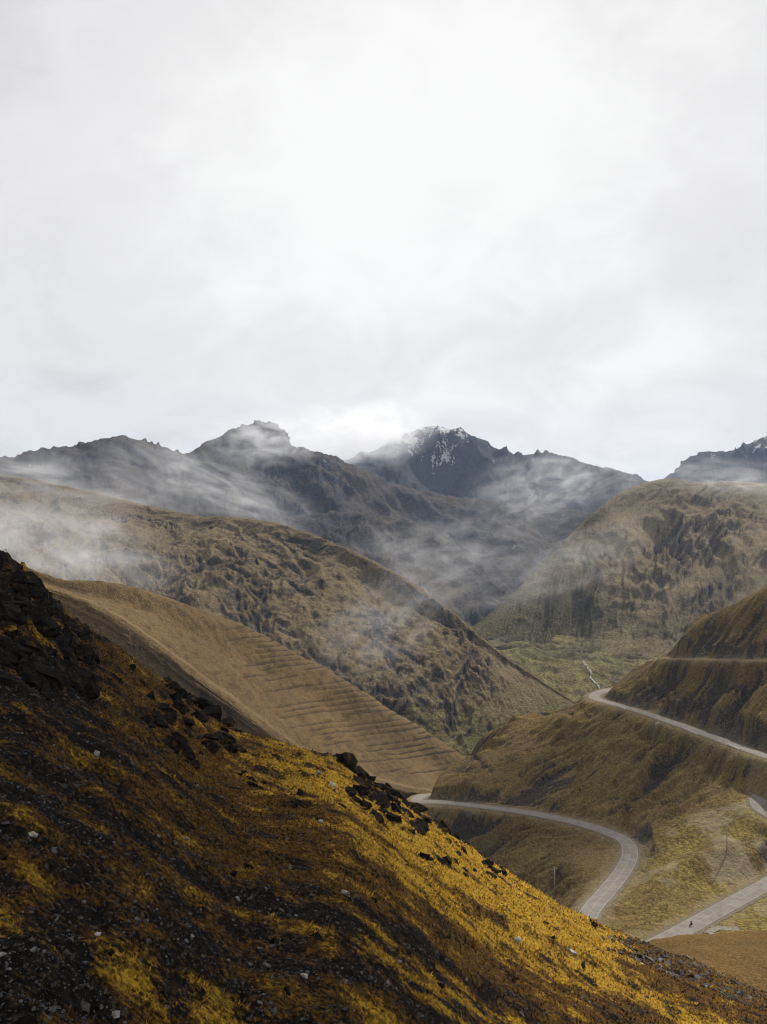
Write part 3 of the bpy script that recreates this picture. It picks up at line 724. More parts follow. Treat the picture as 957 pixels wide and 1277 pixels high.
# tussocks: fans of narrow blades
def tufts(name, N, qr, tr, keepf, size, mat, label, tonef, nb=5):
    x, y = scatter(N, *qr, *tr)
    z = near_z(x, y); g, b_, px, py, dp = cover_maps(x, y, z)
    k = rng.uniform(0, 1, N) < keepf(g, b_, px, py, dp)
    x, y, z = x[k], y[k], z[k]; m_ = len(x)
    s = size(m_, y)
    az = rng.uniform(0, 2 * np.pi, (m_, nb)); lean = rng.uniform(0.15, 0.95, (m_, nb)); ln = rng.uniform(0.6, 1.15, (m_, nb)) * s[:, None]
    # blades lean downhill a little
    tx = np.cos(az) * lean * ln + 0.25 * s[:, None]; ty = np.sin(az) * lean * ln + 0.1 * s[:, None]; tz = ln * np.sqrt(1 - np.clip(lean, 0, .95) ** 2) - 0.15 * s[:, None]
    wx, wy = -np.sin(az) * s[:, None] * 0.17, np.cos(az) * s[:, None] * 0.17
    base = np.stack([x, y, z], 1)[:, None]
    o0 = np.stack([np.cos(az), np.sin(az), 0 * az], -1) * s[:, None, None] * 0.12
    v0 = base + o0 + np.stack([wx, wy, 0 * wx - 0.02], -1); v1 = base + o0 - np.stack([wx, wy, 0 * wx + 0.02], -1); v2 = base + np.stack([tx, ty, tz], -1)
    V_ = np.stack([v0, v1, v2], 2).reshape(-1, 3)
    f = np.arange(len(V_)).reshape(-1, 3)
    tn = np.clip(tonef(g[k], b_[k]) + rng.normal(0, 0.2, m_), 0, 1)
    o = raw_mesh(name, V_, f, mat, {'tone': np.repeat(tn, nb * 3)}, smooth=False)
    return tag(o, label=label, kind='stuff')
def grass_mat(name, a, b_, c_):
    n = NT(name); t = n.attr('tone'); cc = n.mix(n.rng(t, 0, 0.6), a, b_); cc = n.mix(n.rng(t, 0.6, 1.0), cc, c_); n.color(cc); n.b.inputs['Roughness'].default_value = 0.7
    return n.m
M_gy = grass_mat('golden_grass', (0.12, 0.062, 0.010), (0.43, 0.255, 0.022), (0.62, 0.43, 0.060))
M_gb = grass_mat('brown_grass', (0.018, 0.010, 0.004), (0.115, 0.058, 0.013), (0.25, 0.15, 0.034))
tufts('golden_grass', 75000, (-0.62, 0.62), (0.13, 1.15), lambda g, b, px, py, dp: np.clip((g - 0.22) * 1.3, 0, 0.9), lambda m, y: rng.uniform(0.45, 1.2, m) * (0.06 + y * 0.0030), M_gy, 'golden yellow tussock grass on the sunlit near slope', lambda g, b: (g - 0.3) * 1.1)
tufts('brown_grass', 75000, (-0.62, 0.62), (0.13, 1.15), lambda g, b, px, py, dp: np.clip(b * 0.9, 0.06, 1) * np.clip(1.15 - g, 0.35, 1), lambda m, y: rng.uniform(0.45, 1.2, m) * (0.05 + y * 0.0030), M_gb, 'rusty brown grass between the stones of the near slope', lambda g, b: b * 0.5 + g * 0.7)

# ------------------------------------------------------------------ mist and added shade clouds
def blob(name, c, r, mat, seed, amp=0.25, sub=4, label=None):
    import bmesh
    bm = bmesh.new(); bmesh.ops.create_icosphere(bm, subdivisions=sub, radius=1)
    V_ = np.array([v.co[:] for v in bm.verts]); Fc = np.array([[v.index for v in f.verts] for f in bm.faces]); bm.free()
    d = 1 + amp * (fbm(V_[:, 0] * 1.7 + V_[:, 2] * 1.1, V_[:, 1] * 1.7 - V_[:, 2] * 0.9, 4, seed))
    o = raw_mesh(name, V_ * d[:, None], Fc, mat)
    o.location = c; o.scale = r
    return tag(o, kind='stuff', label=label)
def mist_mat(name, dens, nscale, lo, hi, seed, stretch=(1, 1, 1), rot=(0, 0, 0)):
    m_ = bpy.data.materials.new(name); m_.use_nodes = True; t = m_.node_tree; t.nodes.clear()
    out = t.nodes.new('ShaderNodeOutputMaterial'); pv = t.nodes.new('ShaderNodeVolumePrincipled')
    pv.inputs['Color'].default_value = (0.93, 0.95, 1.0, 1); pv.inputs['Anisotropy'].default_value = 0.25
    tcn = t.nodes.new('ShaderNodeTexCoord'); mpn = t.nodes.new('ShaderNodeMapping')
    mpn.inputs['Location'].default_value = (seed * 3.3, seed * 1.7, 0); mpn.inputs['Scale'].default_value = stretch; mpn.inputs['Rotation'].default_value = rot
    t.links.new(tcn.outputs['Object'], mpn.inputs['Vector'])
    nz = t.nodes.new('ShaderNodeTexNoise'); nz.inputs['Scale'].default_value = nscale; nz.inputs['Detail'].default_value = 7; nz.inputs['Roughness'].default_value = 0.66; nz.inputs['Distortion'].default_value = 1.1
    t.links.new(mpn.outputs[0], nz.inputs['Vector'])
    ln = t.nodes.new('ShaderNodeVectorMath'); ln.operation = 'LENGTH'; t.links.new(tcn.outputs['Object'], ln.inputs[0])
    fall = t.nodes.new('ShaderNodeMapRange'); fall.interpolation_type = 'SMOOTHSTEP'
    fall.inputs['From Min'].default_value = 0.95; fall.inputs['From Max'].default_value = 0.15
    t.links.new(ln.outputs['Value'], fall.inputs['Value'])
    th = t.nodes.new('ShaderNodeMapRange'); th.interpolation_type = 'SMOOTHSTEP'
    th.inputs['From Min'].default_value = lo; th.inputs['From Max'].default_value = hi
    t.links.new(nz.outputs['Fac'], th.inputs['Value'])
    mu = t.nodes.new('ShaderNodeMath'); mu.operation = 'MULTIPLY'; t.links.new(fall.outputs[0], mu.inputs[0]); t.links.new(th.outputs[0], mu.inputs[1])
    m2 = t.nodes.new('ShaderNodeMath'); m2.operation = 'MULTIPLY'; t.links.new(mu.outputs[0], m2.inputs[0]); m2.inputs[1].default_value = dens
    t.links.new(m2.outputs[0], pv.inputs['Density']); t.links.new(pv.outputs[0], out.inputs['Volume'])
    m_.cycles.volume_step_rate = 0.4
    return m_
MIST = [  # px, py, D, rx px, ry px, rz m, density, noise scale, lo, hi, tilt
    (430, 548, 2900, 120, 52, 380, 0.010, 2.4, 0.42, 0.66, 0),
    (480, 535, 3080, 80, 44, 300, 0.009, 2.4, 0.42, 0.66, 0),
    (330, 548, 2020, 100, 46, 160, 0.0130, 2.6, 0.44, 0.66, 0),
    (60, 622, 1180, 250, 80, 110, 0.0130, 3.0, 0.40, 0.68, 10),
    (260, 606, 1480, 190, 55, 180, 0.0070, 3.2, 0.43, 0.66, 20),
    (50, 680, 740, 220, 95, 130, 0.0125, 2.6, 0.40, 0.68, 10),
    (690, 605, 1740, 150, 70, 240, 0.0050, 4.0, 0.46, 0.64, -15),
    (570, 700, 1320, 190, 85, 180, 0.0042, 4.2, 0.46, 0.64, 0),
    (480, 770, 760, 150, 75, 80, 0.0095, 3.2, 0.46, 0.68, -35),
    (880, 600, 1750, 170, 40, 200, 0.0045, 3.0, 0.43, 0.66, 0),
    (720, 700, 1180, 150, 60, 120, 0.0035, 3.2, 0.44, 0.68, -25),
]
for i, (px, py, D_, rx, ry, rz, dn_, ns, lo, hi, tilt) in enumerate(MIST):
    mm = mist_mat('mist_%d' % i, dn_, ns, lo, hi, i + 1, stretch=(0.95, 1.0, 0.85), rot=(0, R(tilt), 0))
    o = blob('mist_bank', P(px, py, D_), (rx / F * D_, rz, ry / F * D_), mm, i, 0.15, 3, label='thin pale mist drifting across the mountains')
    o.rotation_euler = (0, R(tilt), 0)
# unseen clouds added to shade the ground, above and right of the view
def shade_cloud(target, height, radii, dens, seed):
    m_ = bpy.data.materials.new('shade_cloud_vapour'); m_.use_nodes = True; t = m_.node_tree; t.nodes.clear()
    out = t.nodes.new('ShaderNodeOutputMaterial'); pv = t.nodes.new('ShaderNodeVolumePrincipled')
    pv.inputs['Color'].default_value = (1, 1, 1, 1); pv.inputs['Density'].default_value = dens
    t.links.new(pv.outputs[0], out.inputs['Volume'])
    c = np.array(target, float); c = c + np.array(sdir[:]) * ((height - c[2]) / sdir.z)
    return blob('shade_cloud', c, radii, m_, seed, 0.5, 4, label='unseen cloudlet added above the valley to shade the ground')
shade_cloud((-48, 8, -10), 620, (62, 62, 40), 0.05, 51)
shade_cloud((62, 395, -145), 900, (92, 78, 40), 0.022, 52)

# haze: even, pale, fills the whole valley below the clouds
hb = np.array([(x, y, z) for x in (-16500, 16500) for y in (-900, 14600) for z in (-275, 520)], float)
m_ = bpy.data.materials.new('valley_haze'); m_.use_nodes = True; t = m_.node_tree; t.nodes.clear()
out = t.nodes.new('ShaderNodeOutputMaterial'); pv = t.nodes.new('ShaderNodeVolumePrincipled')
pv.inputs['Color'].default_value = (0.52, 0.68, 1.0, 1); pv.inputs['Density'].default_value = 4.0e-5
t.links.new(pv.outputs[0], out.inputs['Volume'])
hz_ = raw_mesh('haze', hb, [(0, 1, 3, 2), (4, 6, 7, 5), (0, 4, 5, 1), (2, 3, 7, 6), (0, 2, 6, 4), (1, 5, 7, 3)], m_, smooth=False)
tag(hz_, kind='stuff', label='thin pale haze filling the valley')

# ------------------------------------------------------------------ rocks on the near slope
import bmesh
def hit(px, py):
    """point of the near slope seen at this direction"""
    q = (px - 478.5) / F; ds = float(near_params(np.array([q]))[2][0])
    yy = np.linspace(6, ds * 1.05, 1500); z = near_base(q * yy, yy)[0]
    pp = 638.5 - z / yy * F
    i = np.argmax(pp <= py) if (pp <= py).any() else np.argmin(pp)
    y = yy[i]; x = q * y
    return np.array([x, y, float(near_z(np.array([x]), np.array([y]))[0])])
n = NT('dark_bedrock')
nn = n.noise(2.2, 7, 0.7)
c = n.mix(n.rng(nn, 0.35, 0.62), (0.003, 0.0027, 0.0026), (0.016, 0.0135, 0.011))
c = n.mix(n.rng(n.noise(9, 5, 0.7), 0.60, 0.74), c, (0.09, 0.084, 0.078))
c = n.mix(n.rng(n.noise(1.4, 5, 0.6), 0.58, 0.70, 0, 0.6), c, (0.10, 0.055, 0.014))
n.color(c); n.bump(nn, 0.25); M_rock = n.m
n = NT('pale_boulder')
c = n.mix(n.rng(n.noise(4, 5, 0.7), 0.35, 0.65), (0.10, 0.095, 0.085), (0.34, 0.32, 0.29)); n.color(c); n.bump(n.noise(5, 5), 0.1); M_pale = n.m
rr_ = random.Random(5)
def hull_mesh(name, k, flat, mat):
    bm = bmesh.new()
    for i in range(k):
        while True:
            p = [rr_.uniform(-1, 1) for _ in range(3)]
            if max(abs(a) for a in p) > 0.55: break
        bm.verts.new((p[0], p[1] * 0.75, p[2] * flat))
    bmesh.ops.convex_hull(bm, input=bm.verts)
    bmesh.ops.delete(bm, geom=[v for v in bm.verts if not v.link_faces], context='VERTS')
    bmesh.ops.triangulate(bm, faces=bm.faces)
    bmesh.ops.subdivide_edges(bm, edges=bm.edges[:], cuts=1, use_grid_fill=True)
    from mathutils import noise as mn
    sd = rr_.uniform(0, 50)
    for v in bm.verts:
        q_ = v.co * 1.6 + Vector((sd, sd, sd)); v.co += Vector((mn.noise(q_), mn.noise(q_ + Vector((9, 0, 0))), 0.6 * mn.noise(q_ + Vector((0, 9, 0))))) * 0.22
    bmesh.ops.recalc_face_normals(bm, faces=bm.faces)
    me = bpy.data.meshes.new(name); bm.to_mesh(me); bm.free(); me.materials.append(mat); return me
SLABS = [hull_mesh('slab', 14, 0.42, M_rock) for _ in range(10)]
BLOCKS = [hull_mesh('boulder', 16, 0.75, M_rock) for _ in range(8)]
PALES = [hull_mesh('boulder', 16, 0.6, M_pale) for _ in range(5)]
def add_rock(name, me, loc, size, parent=None, tilt=(0.25, -0.25)):
    o = bpy.data.objects.new(name, me); SC.collection.objects.link(o)
    if parent is not None:
        o.parent = parent; loc = Vector(loc) - parent.location
    o.location = loc; o.scale = (size, size * rr_.uniform(0.7, 1.1), size * rr_.uniform(0.7, 1.15))
    o.rotation_euler = (rr_.gauss(tilt[0], 0.25), rr_.gauss(0.35, 0.25), rr_.uniform(0, 6.28) if tilt[1] is None else rr_.gauss(tilt[1], 0.6))
    return o
def outcrop(label, poly, count, smin, smax, nm='rock_outcrop', meshes=None):
    """poly: list of (px, py, spread) blobs along which bedrock blocks are piled"""
    base = hit(poly[len(poly) // 2][0], poly[len(poly) // 2][1])
    root = bpy.data.objects.new(nm, None); SC.collection.objects.link(root); root.location = base
    tag(root, label, 'outcrop', 'dark rock outcrops along the crest of the near slope')
    for i in range(count):
        px, py, sp = rr_.choice(poly)
        px += rr_.gauss(0, sp); py += rr_.gauss(0, sp * 0.6)
        sy = float(np.interp(px, _sx, _sy))
        p = hit(px, max(py, sy + 1)); size = (smin * 0.8 + (smax * 0.92 - smin * 0.8) * rr_.random() ** 1.2) * p[1] / F * 0.5
        if py < sy: p[2] += min(sy - py, 7) * p[1] / F; size *= 0.75
        add_rock('slab' if meshes is None else 'boulder', rr_.choice(meshes or SLABS + SLABS + BLOCKS), (p[0], p[1], p[2] + size * 0.12), size, root)
    return root
outcrop('big black crag at the left edge of the near slope', [(12, 738, 12), (35, 752, 12), (70, 780, 10), (35, 745, 12), (60, 765, 14), (78, 795, 13), (90, 825, 13), (45, 800, 24), (20, 770, 18), (20, 830, 20), (65, 850, 18), (95, 850, 12)], 170, 22, 52)
outcrop('small dark ledge on the crest just right of the big black crag', [(150, 835, 14), (120, 850, 12), (175, 860, 10)], 16, 8, 18)
outcrop('dark blocky outcrop on the crest below the trenched tan hillside', [(225, 868, 14), (255, 892, 12), (275, 915, 10), (285, 935, 8), (210, 880, 12)], 75, 16, 36)
outcrop('low black outcrop just under the blocky crest outcrop', [(195, 905, 10), (225, 928, 12), (240, 945, 8)], 26, 14, 30)
outcrop('small dark rocks at the upper end of the yellow grass', [(312, 968, 8), (322, 975, 6)], 8, 9, 18)
outcrop('layered slab outcrop on the crest where the road disappears', [(440, 958, 12), (465, 978, 14), (490, 995, 14), (505, 1015, 12), (470, 1005, 14), (530, 1028, 10), (450, 985, 10)], 105, 14, 38)
outcrop('dark outcrop on the crest above the road bend', [(585, 1062, 10), (605, 1075, 10), (622, 1088, 8), (565, 1050, 8)], 34, 10, 26)
outcrop('brown crusted boulder in the middle of the yellow grass', [(530, 1070, 5), (545, 1075, 5)], 5, 14, 26)
outcrop('low dark ledge in the yellow grass left of the crest outcrop', [(570, 1075, 6), (585, 1088, 6)], 8, 8, 16)
outcrop('small dark and white rocks on the crest left of the lower road', [(735, 1150, 5), (748, 1158, 5)], 9, 6, 13, meshes=BLOCKS + PALES[:2])
outcrop('rubbly pale grey rocks on the lower right crest', [(800, 1195, 12), (835, 1210, 12), (870, 1228, 12)], 26, 4, 10, meshes=BLOCKS + PALES)
# loose rocks one can pick out, a few in each part of the slope
ZONES = [  # px range, distance below the crest in px, where it lies
    (0, 150, 300, 400, 'on the dark scree in the left part of the slope'),
    (0, 190, 450, 560, 'on the scree in the bottom left corner'),
    (110, 240, 95, 190, 'on the brown ground under the small crest ledge'),
    (210, 330, 120, 210, 'on the brown ground below the blocky crest outcrop'),
    (250, 420, 210, 320, 'on the black scree along the bottom edge, left of centre'),
    (340, 430, 20, 90, 'in the upper part of the yellow grass'),
    (420, 560, 120, 200, 'on the scree below the middle of the yellow grass'),
    (640, 760, 30, 80, 'in the lower part of the yellow grass'),
]
WORDS = ['largest', 'leftmost', 'rightmost', 'highest', 'lowest', 'smallest']
for x0, x1, d0, d1, where in ZONES:
    rocks = []
    tries = 0
    while len(rocks) < 7 and tries < 400:
        tries += 1
        px = rr_.uniform(x0, x1); py = float(np.interp(px, _sx, _sy)) + rr_.uniform(d0, d1)
        if py > 1270 or any(math.hypot(px - q[0], py - q[1]) < 16 for q in rocks): continue
        rocks.append((px, py, rr_.uniform(9, 17)))
    left = list(range(len(rocks))); named = {}
    keys = {'largest': lambda i: -rocks[i][2], 'leftmost': lambda i: rocks[i][0], 'rightmost': lambda i: -rocks[i][0], 'highest': lambda i: rocks[i][1], 'lowest': lambda i: -rocks[i][1], 'smallest': lambda i: rocks[i][2]}
    for w in WORDS:
        best = min(range(len(rocks)), key=keys[w])
        if best in left: named[best] = w; left.remove(best)
    for i in left:      # the rest by what lies around them
        named[i] = None
    others = [i for i in range(len(rocks)) if named[i] is None]
    for j, i in enumerate(sorted(others, key=lambda i: rocks[i][0])):
        named[i] = ('left inner', 'middle', 'right inner', 'far right inner')[j] if len(others) > 1 else 'middle'
    for i, (px, py, sz) in enumerate(rocks):
        p = hit(px, py); size = sz * p[1] / F * 0.5; pale = rr_.random() < 0.2
        o = add_rock('rock', rr_.choice(PALES if pale else BLOCKS + SLABS), (p[0], p[1], p[2] + size * 0.08), size, None, (0.1, None))
        tag(o, '%s%s loose rock %s' % (named[i], ' pale' if pale else '', where), 'rock', 'loose rocks lying on the near slope')

# ------------------------------------------------------------------ small things by the roads
def nmat(name, col, rough=0.7):
    n = NT(name); n.color(n.mix(n.rng(n.noise(3, 4), 0.3, 0.7, 0, 0.4), col, tuple(a * 0.6 for a in col))); n.b.inputs['Roughness'].default_value = rough; return n.m
M_conc, M_wood, M_ins = nmat('concrete', (0.42, 0.40, 0.37)), nmat('weathered_pole', (0.30, 0.27, 0.23)), nmat('insulator_glaze', (0.10, 0.05, 0.04), 0.3)
M_white, M_roof, M_win = nmat('whitewash', (0.72, 0.71, 0.68)), nmat('tin_roof', (0.55, 0.55, 0.55), 0.5), nmat('dark_window', (0.02, 0.02, 0.025), 0.3)
M_red, M_black, M_cloth, M_skin = nmat('red_paint', (0.25, 0.02, 0.015), 0.4), nmat('black_rubber', (0.015, 0.015, 0.016)), nmat('dark_jacket', (0.16, 0.02, 0.018)), nmat('skin', (0.30, 0.17, 0.11))
def bm_obj(name, build, mat, parent=None, loc=(0, 0, 0), smooth=False):
    bm = bmesh.new(); build(bm); bmesh.ops.recalc_face_normals(bm, faces=bm.faces)
    me = bpy.data.meshes.new(name); bm.to_mesh(me); bm.free(); me.materials.append(mat)
    for p_ in me.polygons: p_.use_smooth = smooth
    o = bpy.data.objects.new(name, me); SC.collection.objects.link(o)
    if parent is not None: o.parent = parent
    o.location = loc; return o
def tube(bm, a, b_, r0, r1, seg=10):
    a, b_ = Vector(a), Vector(b_); dv = b_ - a
    M = Vector((a + b_) / 2); rot = dv.to_track_quat('Z', 'Y').to_matrix().to_4x4(); rot.translation = M
    bmesh.ops.create_cone(bm, cap_ends=True, segments=seg, radius1=r0, radius2=r1, depth=dv.length, matrix=rot)
def box(bm, c, sz, bev=0.0):
    from mathutils import Matrix
    r = bmesh.ops.create_cube(bm, size=1, matrix=Matrix.Translation(c) @ Matrix.Diagonal((*sz, 1)))
    if bev: bmesh.ops.bevel(bm, geom=list({e_ for v in r['verts'] for e_ in v.link_edges}), offset=bev, segments=2, affect='EDGES')
def ellip(bm, c, r, seg=12):
    from mathutils import Matrix
    bmesh.ops.create_uvsphere(bm, u_segments=seg, v_segments=seg // 2 + 2, radius=1, matrix=Matrix.Translation(c) @ Matrix.Diagonal((*r, 1)))
def road_ground(px, py, lo=250, hi=600):
    """hit the road hillside along a line of sight"""
    yy = np.linspace(lo, hi, 4000); q = (px - 478.5) / F
    ix = int(np.argmin(np.abs(PXR - q))); col = Zroad[ix]
    z = np.interp(yy, Ds, col) if len(Ds) == Zroad.shape[1] else None
    pp = 638.5 - z / yy * F; i = np.argmax(pp <= py); return np.array([q * yy[i], yy[i], z[i]])
def empty(name, loc, rz=0):
    o = bpy.data.objects.new(name, None); SC.collection.objects.link(o); o.location = loc; o.rotation_euler = (0, 0, rz); return o
def pole(px, py, h, label, rz):
    t = empty('utility_pole', road_ground(px, py), rz); tag(t, label, 'utility pole', 'utility poles beside the mountain road')
    bm_obj('shaft', lambda b: tube(b, (0, 0, -1), (0, 0, h), 0.21, 0.13), M_wood, t, smooth=True)
    bm_obj('crossarm', lambda b: box(b, (0, 0, h - 0.7), (2.6, 0.16, 0.18), 0.02), M_wood, t)
    for x in (-1.15, -0.45, 0.45, 1.15):
        bm_obj('insulator', lambda b: (tube(b, (x, 0, h - 0.62), (x, 0, h - 0.4), 0.07, 0.05), ellip(b, (x, 0, h - 0.36), (0.09, 0.09, 0.07))), M_ins, t, smooth=True)
    return t
Ds = DSR
pole(907, 1062, 12.5, 'taller grey utility pole standing on the bare flat at the right edge', 0.5)
pole(692, 1111, 9.0, 'shorter thin utility pole left of the road bend', 0.3)

# white building on the valley floor, far away
def floor_hit(px, py):
    yy = np.linspace(700, 2000, 4000); q = (px - 478.5) / F; z = floor_z(q * yy, yy); pp = 638.5 - z / yy * F
    i = np.argmax(pp <= py); return np.array([q * yy[i], yy[i], z[i]])
def hut(name, p, L, W, H, label, cat, rz=0.2, nwin=3):
    t = empty(name, p, rz); tag(t, label, cat)
    bm_obj('wall', lambda b: box(b, (0, 0, H / 2 - 0.5), (L, W, H + 1.0)), M_white, t)
    def roof(b):
        vs = [b.verts.new(v) for v in [(-L / 2 - .4, -W / 2 - .4, H), (L / 2 + .4, -W / 2 - .4, H), (L / 2 + .4, W / 2 + .4, H), (-L / 2 - .4, W / 2 + .4, H), (-L / 2 - .4, 0, H + W * .3), (L / 2 + .4, 0, H + W * .3)]]
        for f in ((0, 1, 5, 4), (2, 3, 4, 5), (0, 4, 3), (1, 2, 5), (0, 3, 2, 1)): b.faces.new([vs[i] for i in f])
    bm_obj('roof', roof, M_roof, t)
    bm_obj('door', lambda b: box(b, (-L * 0.05, -W / 2 - 0.02, 1.0), (0.9, 0.08, 2.0)), M_win, t)
    for i in range(nwin):
        x = -L * 0.38 + L * 0.76 * i / max(nwin - 1, 1)
        if abs(x + L * 0.05) > 1.0: bm_obj('window', lambda b: box(b, (x, -W / 2 - 0.02, 1.5), (1.0, 0.08, 0.9)), M_win, t)
hut('farm_building', floor_hit(616, 795) + np.array([0, 0, 4.0]), 11, 5, 3.2, 'long low white building at the far edge of the green valley floor', 'building', 0.05, 4)
p = floor_hit(598, 932)
hut('white_hut', floor_hit(598, 929) + np.array([0, 0, 0.6]), 3.6, 2.8, 2.2, 'tiny white hut on the green strip between the hill feet', 'hut', 0.4, 2)

# stream tumbling down the valley
sp = [floor_hit(a, b_) for a, b_ in ((728, 826), (733, 832), (737, 838), (737, 846), (742, 852), (747, 858), (752, 866))]
L = densify(smooth_line(sp, 80), 80); L[:, 2] = floor_z(L[:, 0], L[:, 1])
n = NT('white_water'); n.color(n.mix(n.rng(n.noise(0.4, 4), 0.35, 0.6), (0.08, 0.08, 0.07), (0.27, 0.275, 0.27))); n.b.inputs['Roughness'].default_value = 0.3
L[:, 2] += 1.0
st_o = ribbon('stream', L, 0, 1.9, n.m, 0.4, wob=0.7); tag(st_o, kind='structure')

# motorcycle and rider going down the pale road
LL = densify(R_A, 900); prj = LL[:, 0] / LL[:, 1] * F + 478.5; k = int(np.argmin(np.where(np.arange(900) < 400, np.abs(prj - 862), 1e9)))
pos = LL[k]; dv = LL[k + 1] - LL[k - 1]; rz = math.atan2(dv[1], dv[0]) - math.pi / 2
mt = empty('motorcycle', (pos[0], pos[1], pos[2] + 0.13), rz); tag(mt, 'small red motorcycle riding down the pale lower road', 'motorcycle')
def wheel(y):
    def f(b):
        from mathutils import Matrix
        import math as m
        seg, sg2 = 18, 8
        vs = [[b.verts.new(((0.055) * m.cos(2 * m.pi * j / sg2), y + (0.27 + 0.055 * m.sin(2 * m.pi * j / sg2)) * m.cos(2 * m.pi * i / seg), 0.32 + (0.27 + 0.055 * m.sin(2 * m.pi * j / sg2)) * m.sin(2 * m.pi * i / seg))) for j in range(sg2)] for i in range(seg)]
        for i in range(seg):
            for j in range(sg2): b.faces.new((vs[i][j], vs[(i + 1) % seg][j], vs[(i + 1) % seg][(j + 1) % sg2], vs[i][(j + 1) % sg2]))
        for a in range(5):
            an = a * m.pi / 5; tube(b, (0, y - 0.26 * m.cos(an), 0.32 - 0.26 * m.sin(an)), (0, y + 0.26 * m.cos(an), 0.32 + 0.26 * m.sin(an)), 0.012, 0.012, 5)
    return f
for y in (-0.68, 0.68): bm_obj('wheel', wheel(y), M_black, mt, smooth=True)
bm_obj('fuel_tank', lambda b: ellip(b, (0, 0.2, 0.82), (0.17, 0.30, 0.15)), M_red, mt, smooth=True)
bm_obj('seat', lambda b: box(b, (0, -0.32, 0.80), (0.24, 0.66, 0.10), 0.04), M_black, mt)
bm_obj('engine', lambda b: (box(b, (0, 0.05, 0.48), (0.26, 0.40, 0.34), 0.05), tube(b, (0.14, 0.1, 0.35), (0.18, -0.75, 0.42), 0.04, 0.05)), M_black, mt)
bm_obj('fork', lambda b: (tube(b, (-0.08, 0.68, 0.32), (-0.08, 0.42, 1.0), 0.025, 0.025), tube(b, (0.08, 0.68, 0.32), (0.08, 0.42, 1.0), 0.025, 0.025), tube(b, (-0.36, 0.30, 1.06), (0.36, 0.30, 1.06), 0.018, 0.018)), M_black, mt)
bm_obj('headlight', lambda b: ellip(b, (0, 0.55, 0.92), (0.10, 0.09, 0.10)), M_white, mt, smooth=True)
bm_obj('mudguard', lambda b: box(b, (0, -0.72, 0.70), (0.14, 0.34, 0.04), 0.015), M_red, mt)
pr = empty('person', (pos[0], pos[1], pos[2] + 0.13), rz); tag(pr, 'person in a dark red jacket and helmet riding the motorcycle on the lower road', 'person')
def skin_body(name, verts, edges, radii, mat, parent):
    me = bpy.data.meshes.new(name); me.from_pydata(verts, edges, []); o = bpy.data.objects.new(name, me); SC.collection.objects.link(o); o.parent = parent
    md = o.modifiers.new('skin', 'SKIN'); sv = me.skin_vertices[0].data
    for i, r_ in enumerate(radii): sv[i].radius = (r_, r_)
    sv[0].use_root = True
    o.modifiers.new('smooth', 'SUBSURF').levels = 1; me.materials.append(mat); return o
vb = [(0, -0.28, 0.92), (0, -0.24, 1.12), (0, -0.16, 1.36), (0, -0.12, 1.47), (0, -0.08, 1.58),
      (-0.19, -0.14, 1.38), (-0.30, 0.02, 1.18), (-0.32, 0.26, 1.08), (0.19, -0.14, 1.38), (0.30, 0.02, 1.18), (0.32, 0.26, 1.08),
      (-0.12, -0.24, 0.90), (-0.22, 0.16, 0.84), (-0.18, -0.02, 0.46), (-0.19, 0.12, 0.36), (0.12, -0.24, 0.90), (0.22, 0.16, 0.84), (0.18, -0.02, 0.46), (0.19, 0.12, 0.36)]
eb = [(0, 1), (1, 2), (2, 3), (3, 4), (2, 5), (5, 6), (6, 7), (2, 8), (8, 9), (9, 10), (0, 11), (11, 12), (12, 13), (13, 14), (0, 15), (15, 16), (16, 17), (17, 18)]
rb = [0.15, 0.15, 0.16, 0.06, 0.08, 0.075, 0.055, 0.04, 0.075, 0.055, 0.04, 0.10, 0.075, 0.055, 0.05, 0.10, 0.075, 0.055, 0.05]
skin_body('body', vb, eb, rb, M_cloth, pr)
bm_obj('helmet', lambda b: ellip(b, (0, -0.07, 1.64), (0.13, 0.15, 0.14)), M_black, pr, smooth=True)

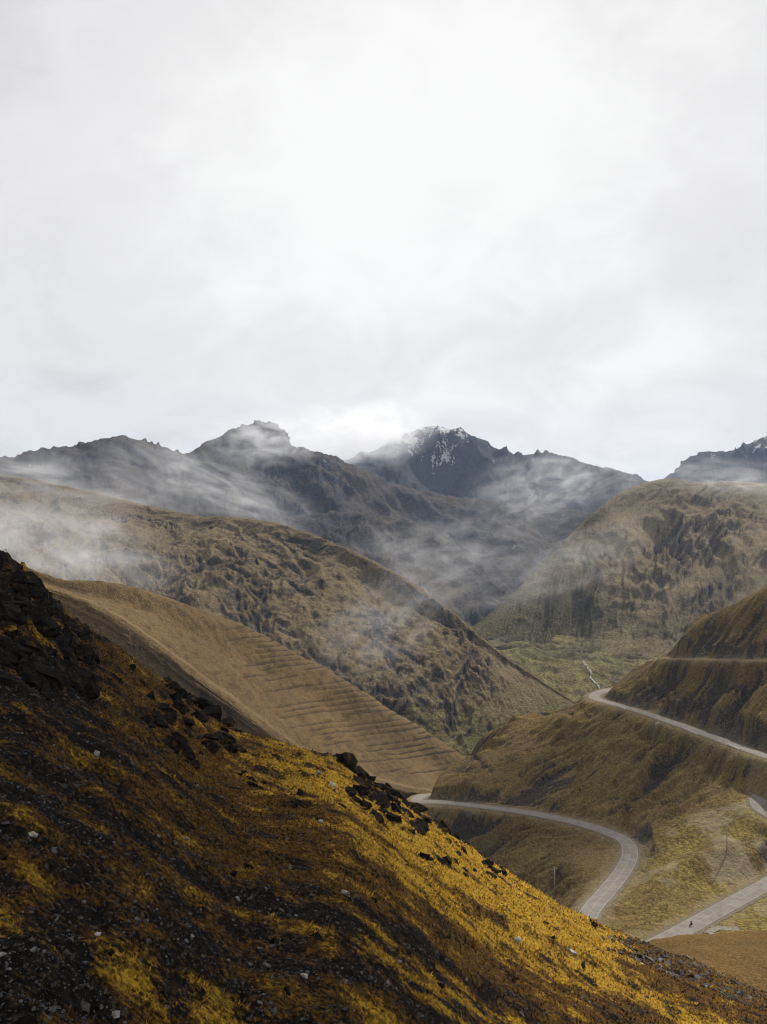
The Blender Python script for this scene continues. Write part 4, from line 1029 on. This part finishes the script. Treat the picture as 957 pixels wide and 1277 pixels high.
# concrete edge walls and a culvert mouth on the outer edge of the upper road
LC = densify(R_C, 800); pc = LC[:, 0] / LC[:, 1] * F + 478.5
def edge_wall(px, length, label):
    k = int(np.argmin(np.where((LC[:, 1] < 530), np.abs(pc - px), 1e9))); p = LC[k]; d_ = LC[min(k + 2, 799)] - LC[k - 2]; a = math.atan2(d_[1], d_[0])
    nrm_ = np.array([math.sin(a), -math.cos(a)]); sg = 1 if np.dot(nrm_, p[:2]) < 0 else -1     # the side nearer the viewer
    o = bm_obj('edge_wall', lambda b: box(b, (0, 0, 0.25), (length, 0.3, 0.9), 0.04), M_conc, None, (p[0] + nrm_[0] * sg * 4.3, p[1] + nrm_[1] * sg * 4.3, p[2])); o.rotation_euler = (0, 0, a)
    tag(o, label, 'edge wall', 'low concrete walls along the upper road'); return o
edge_wall(785, 9, 'low pale concrete wall on the upper road near its far bend')
edge_wall(872, 11, 'low pale concrete wall on the upper road, middle one of three')
edge_wall(925, 9, 'low pale concrete wall on the upper road nearest the right edge')
k = int(np.argmin(np.where((LC[:, 1] < 530), np.abs(pc - 832), 1e9))); p = LC[k]
cv = empty('culvert', (p[0] - 5.2, p[1] - 3.5, p[2] - 1.6), 0.3); tag(cv, 'pale concrete culvert mouth just below the upper road', 'culvert')
def cvf(b):
    box(b, (0, 0, 1.1), (5.0, 0.5, 0.7), 0.03); box(b, (-2.0, 0, 0), (1.0, 0.5, 1.6), 0.03); box(b, (2.0, 0, 0), (1.0, 0.5, 1.6), 0.03)
bm_obj('headwall', cvf, M_conc, cv)
bm_obj('pipe', lambda b: tube(b, (0, -0.1, 0), (0, 1.5, 0), 0.75, 0.75, 16), M_win, cv)
# pale gravel patch on the lower green flat
gp = [road_ground(a, b_, 215, 330) for a, b_ in ((884, 1166), (890, 1161), (898, 1159), (906, 1159), (914, 1160), (922, 1159))]
L = densify(smooth_line(gp, 40), 60)
n = NT('pale_gravel'); n.color(n.mix(n.rng(n.noise(1.5, 5), 0.35, 0.65), (0.20, 0.185, 0.16), (0.12, 0.105, 0.085))); n.bump(n.noise(4, 4), 0.1)
L[:, 2] = np.interp(np.arange(60), [0, 30, 59], [L[0, 2], L[30, 2], L[59, 2]])
gv = ribbon('gravel_patch', L, 0, 2.6, n.m, 0.35, wob=0.35); tag(gv, kind='structure')
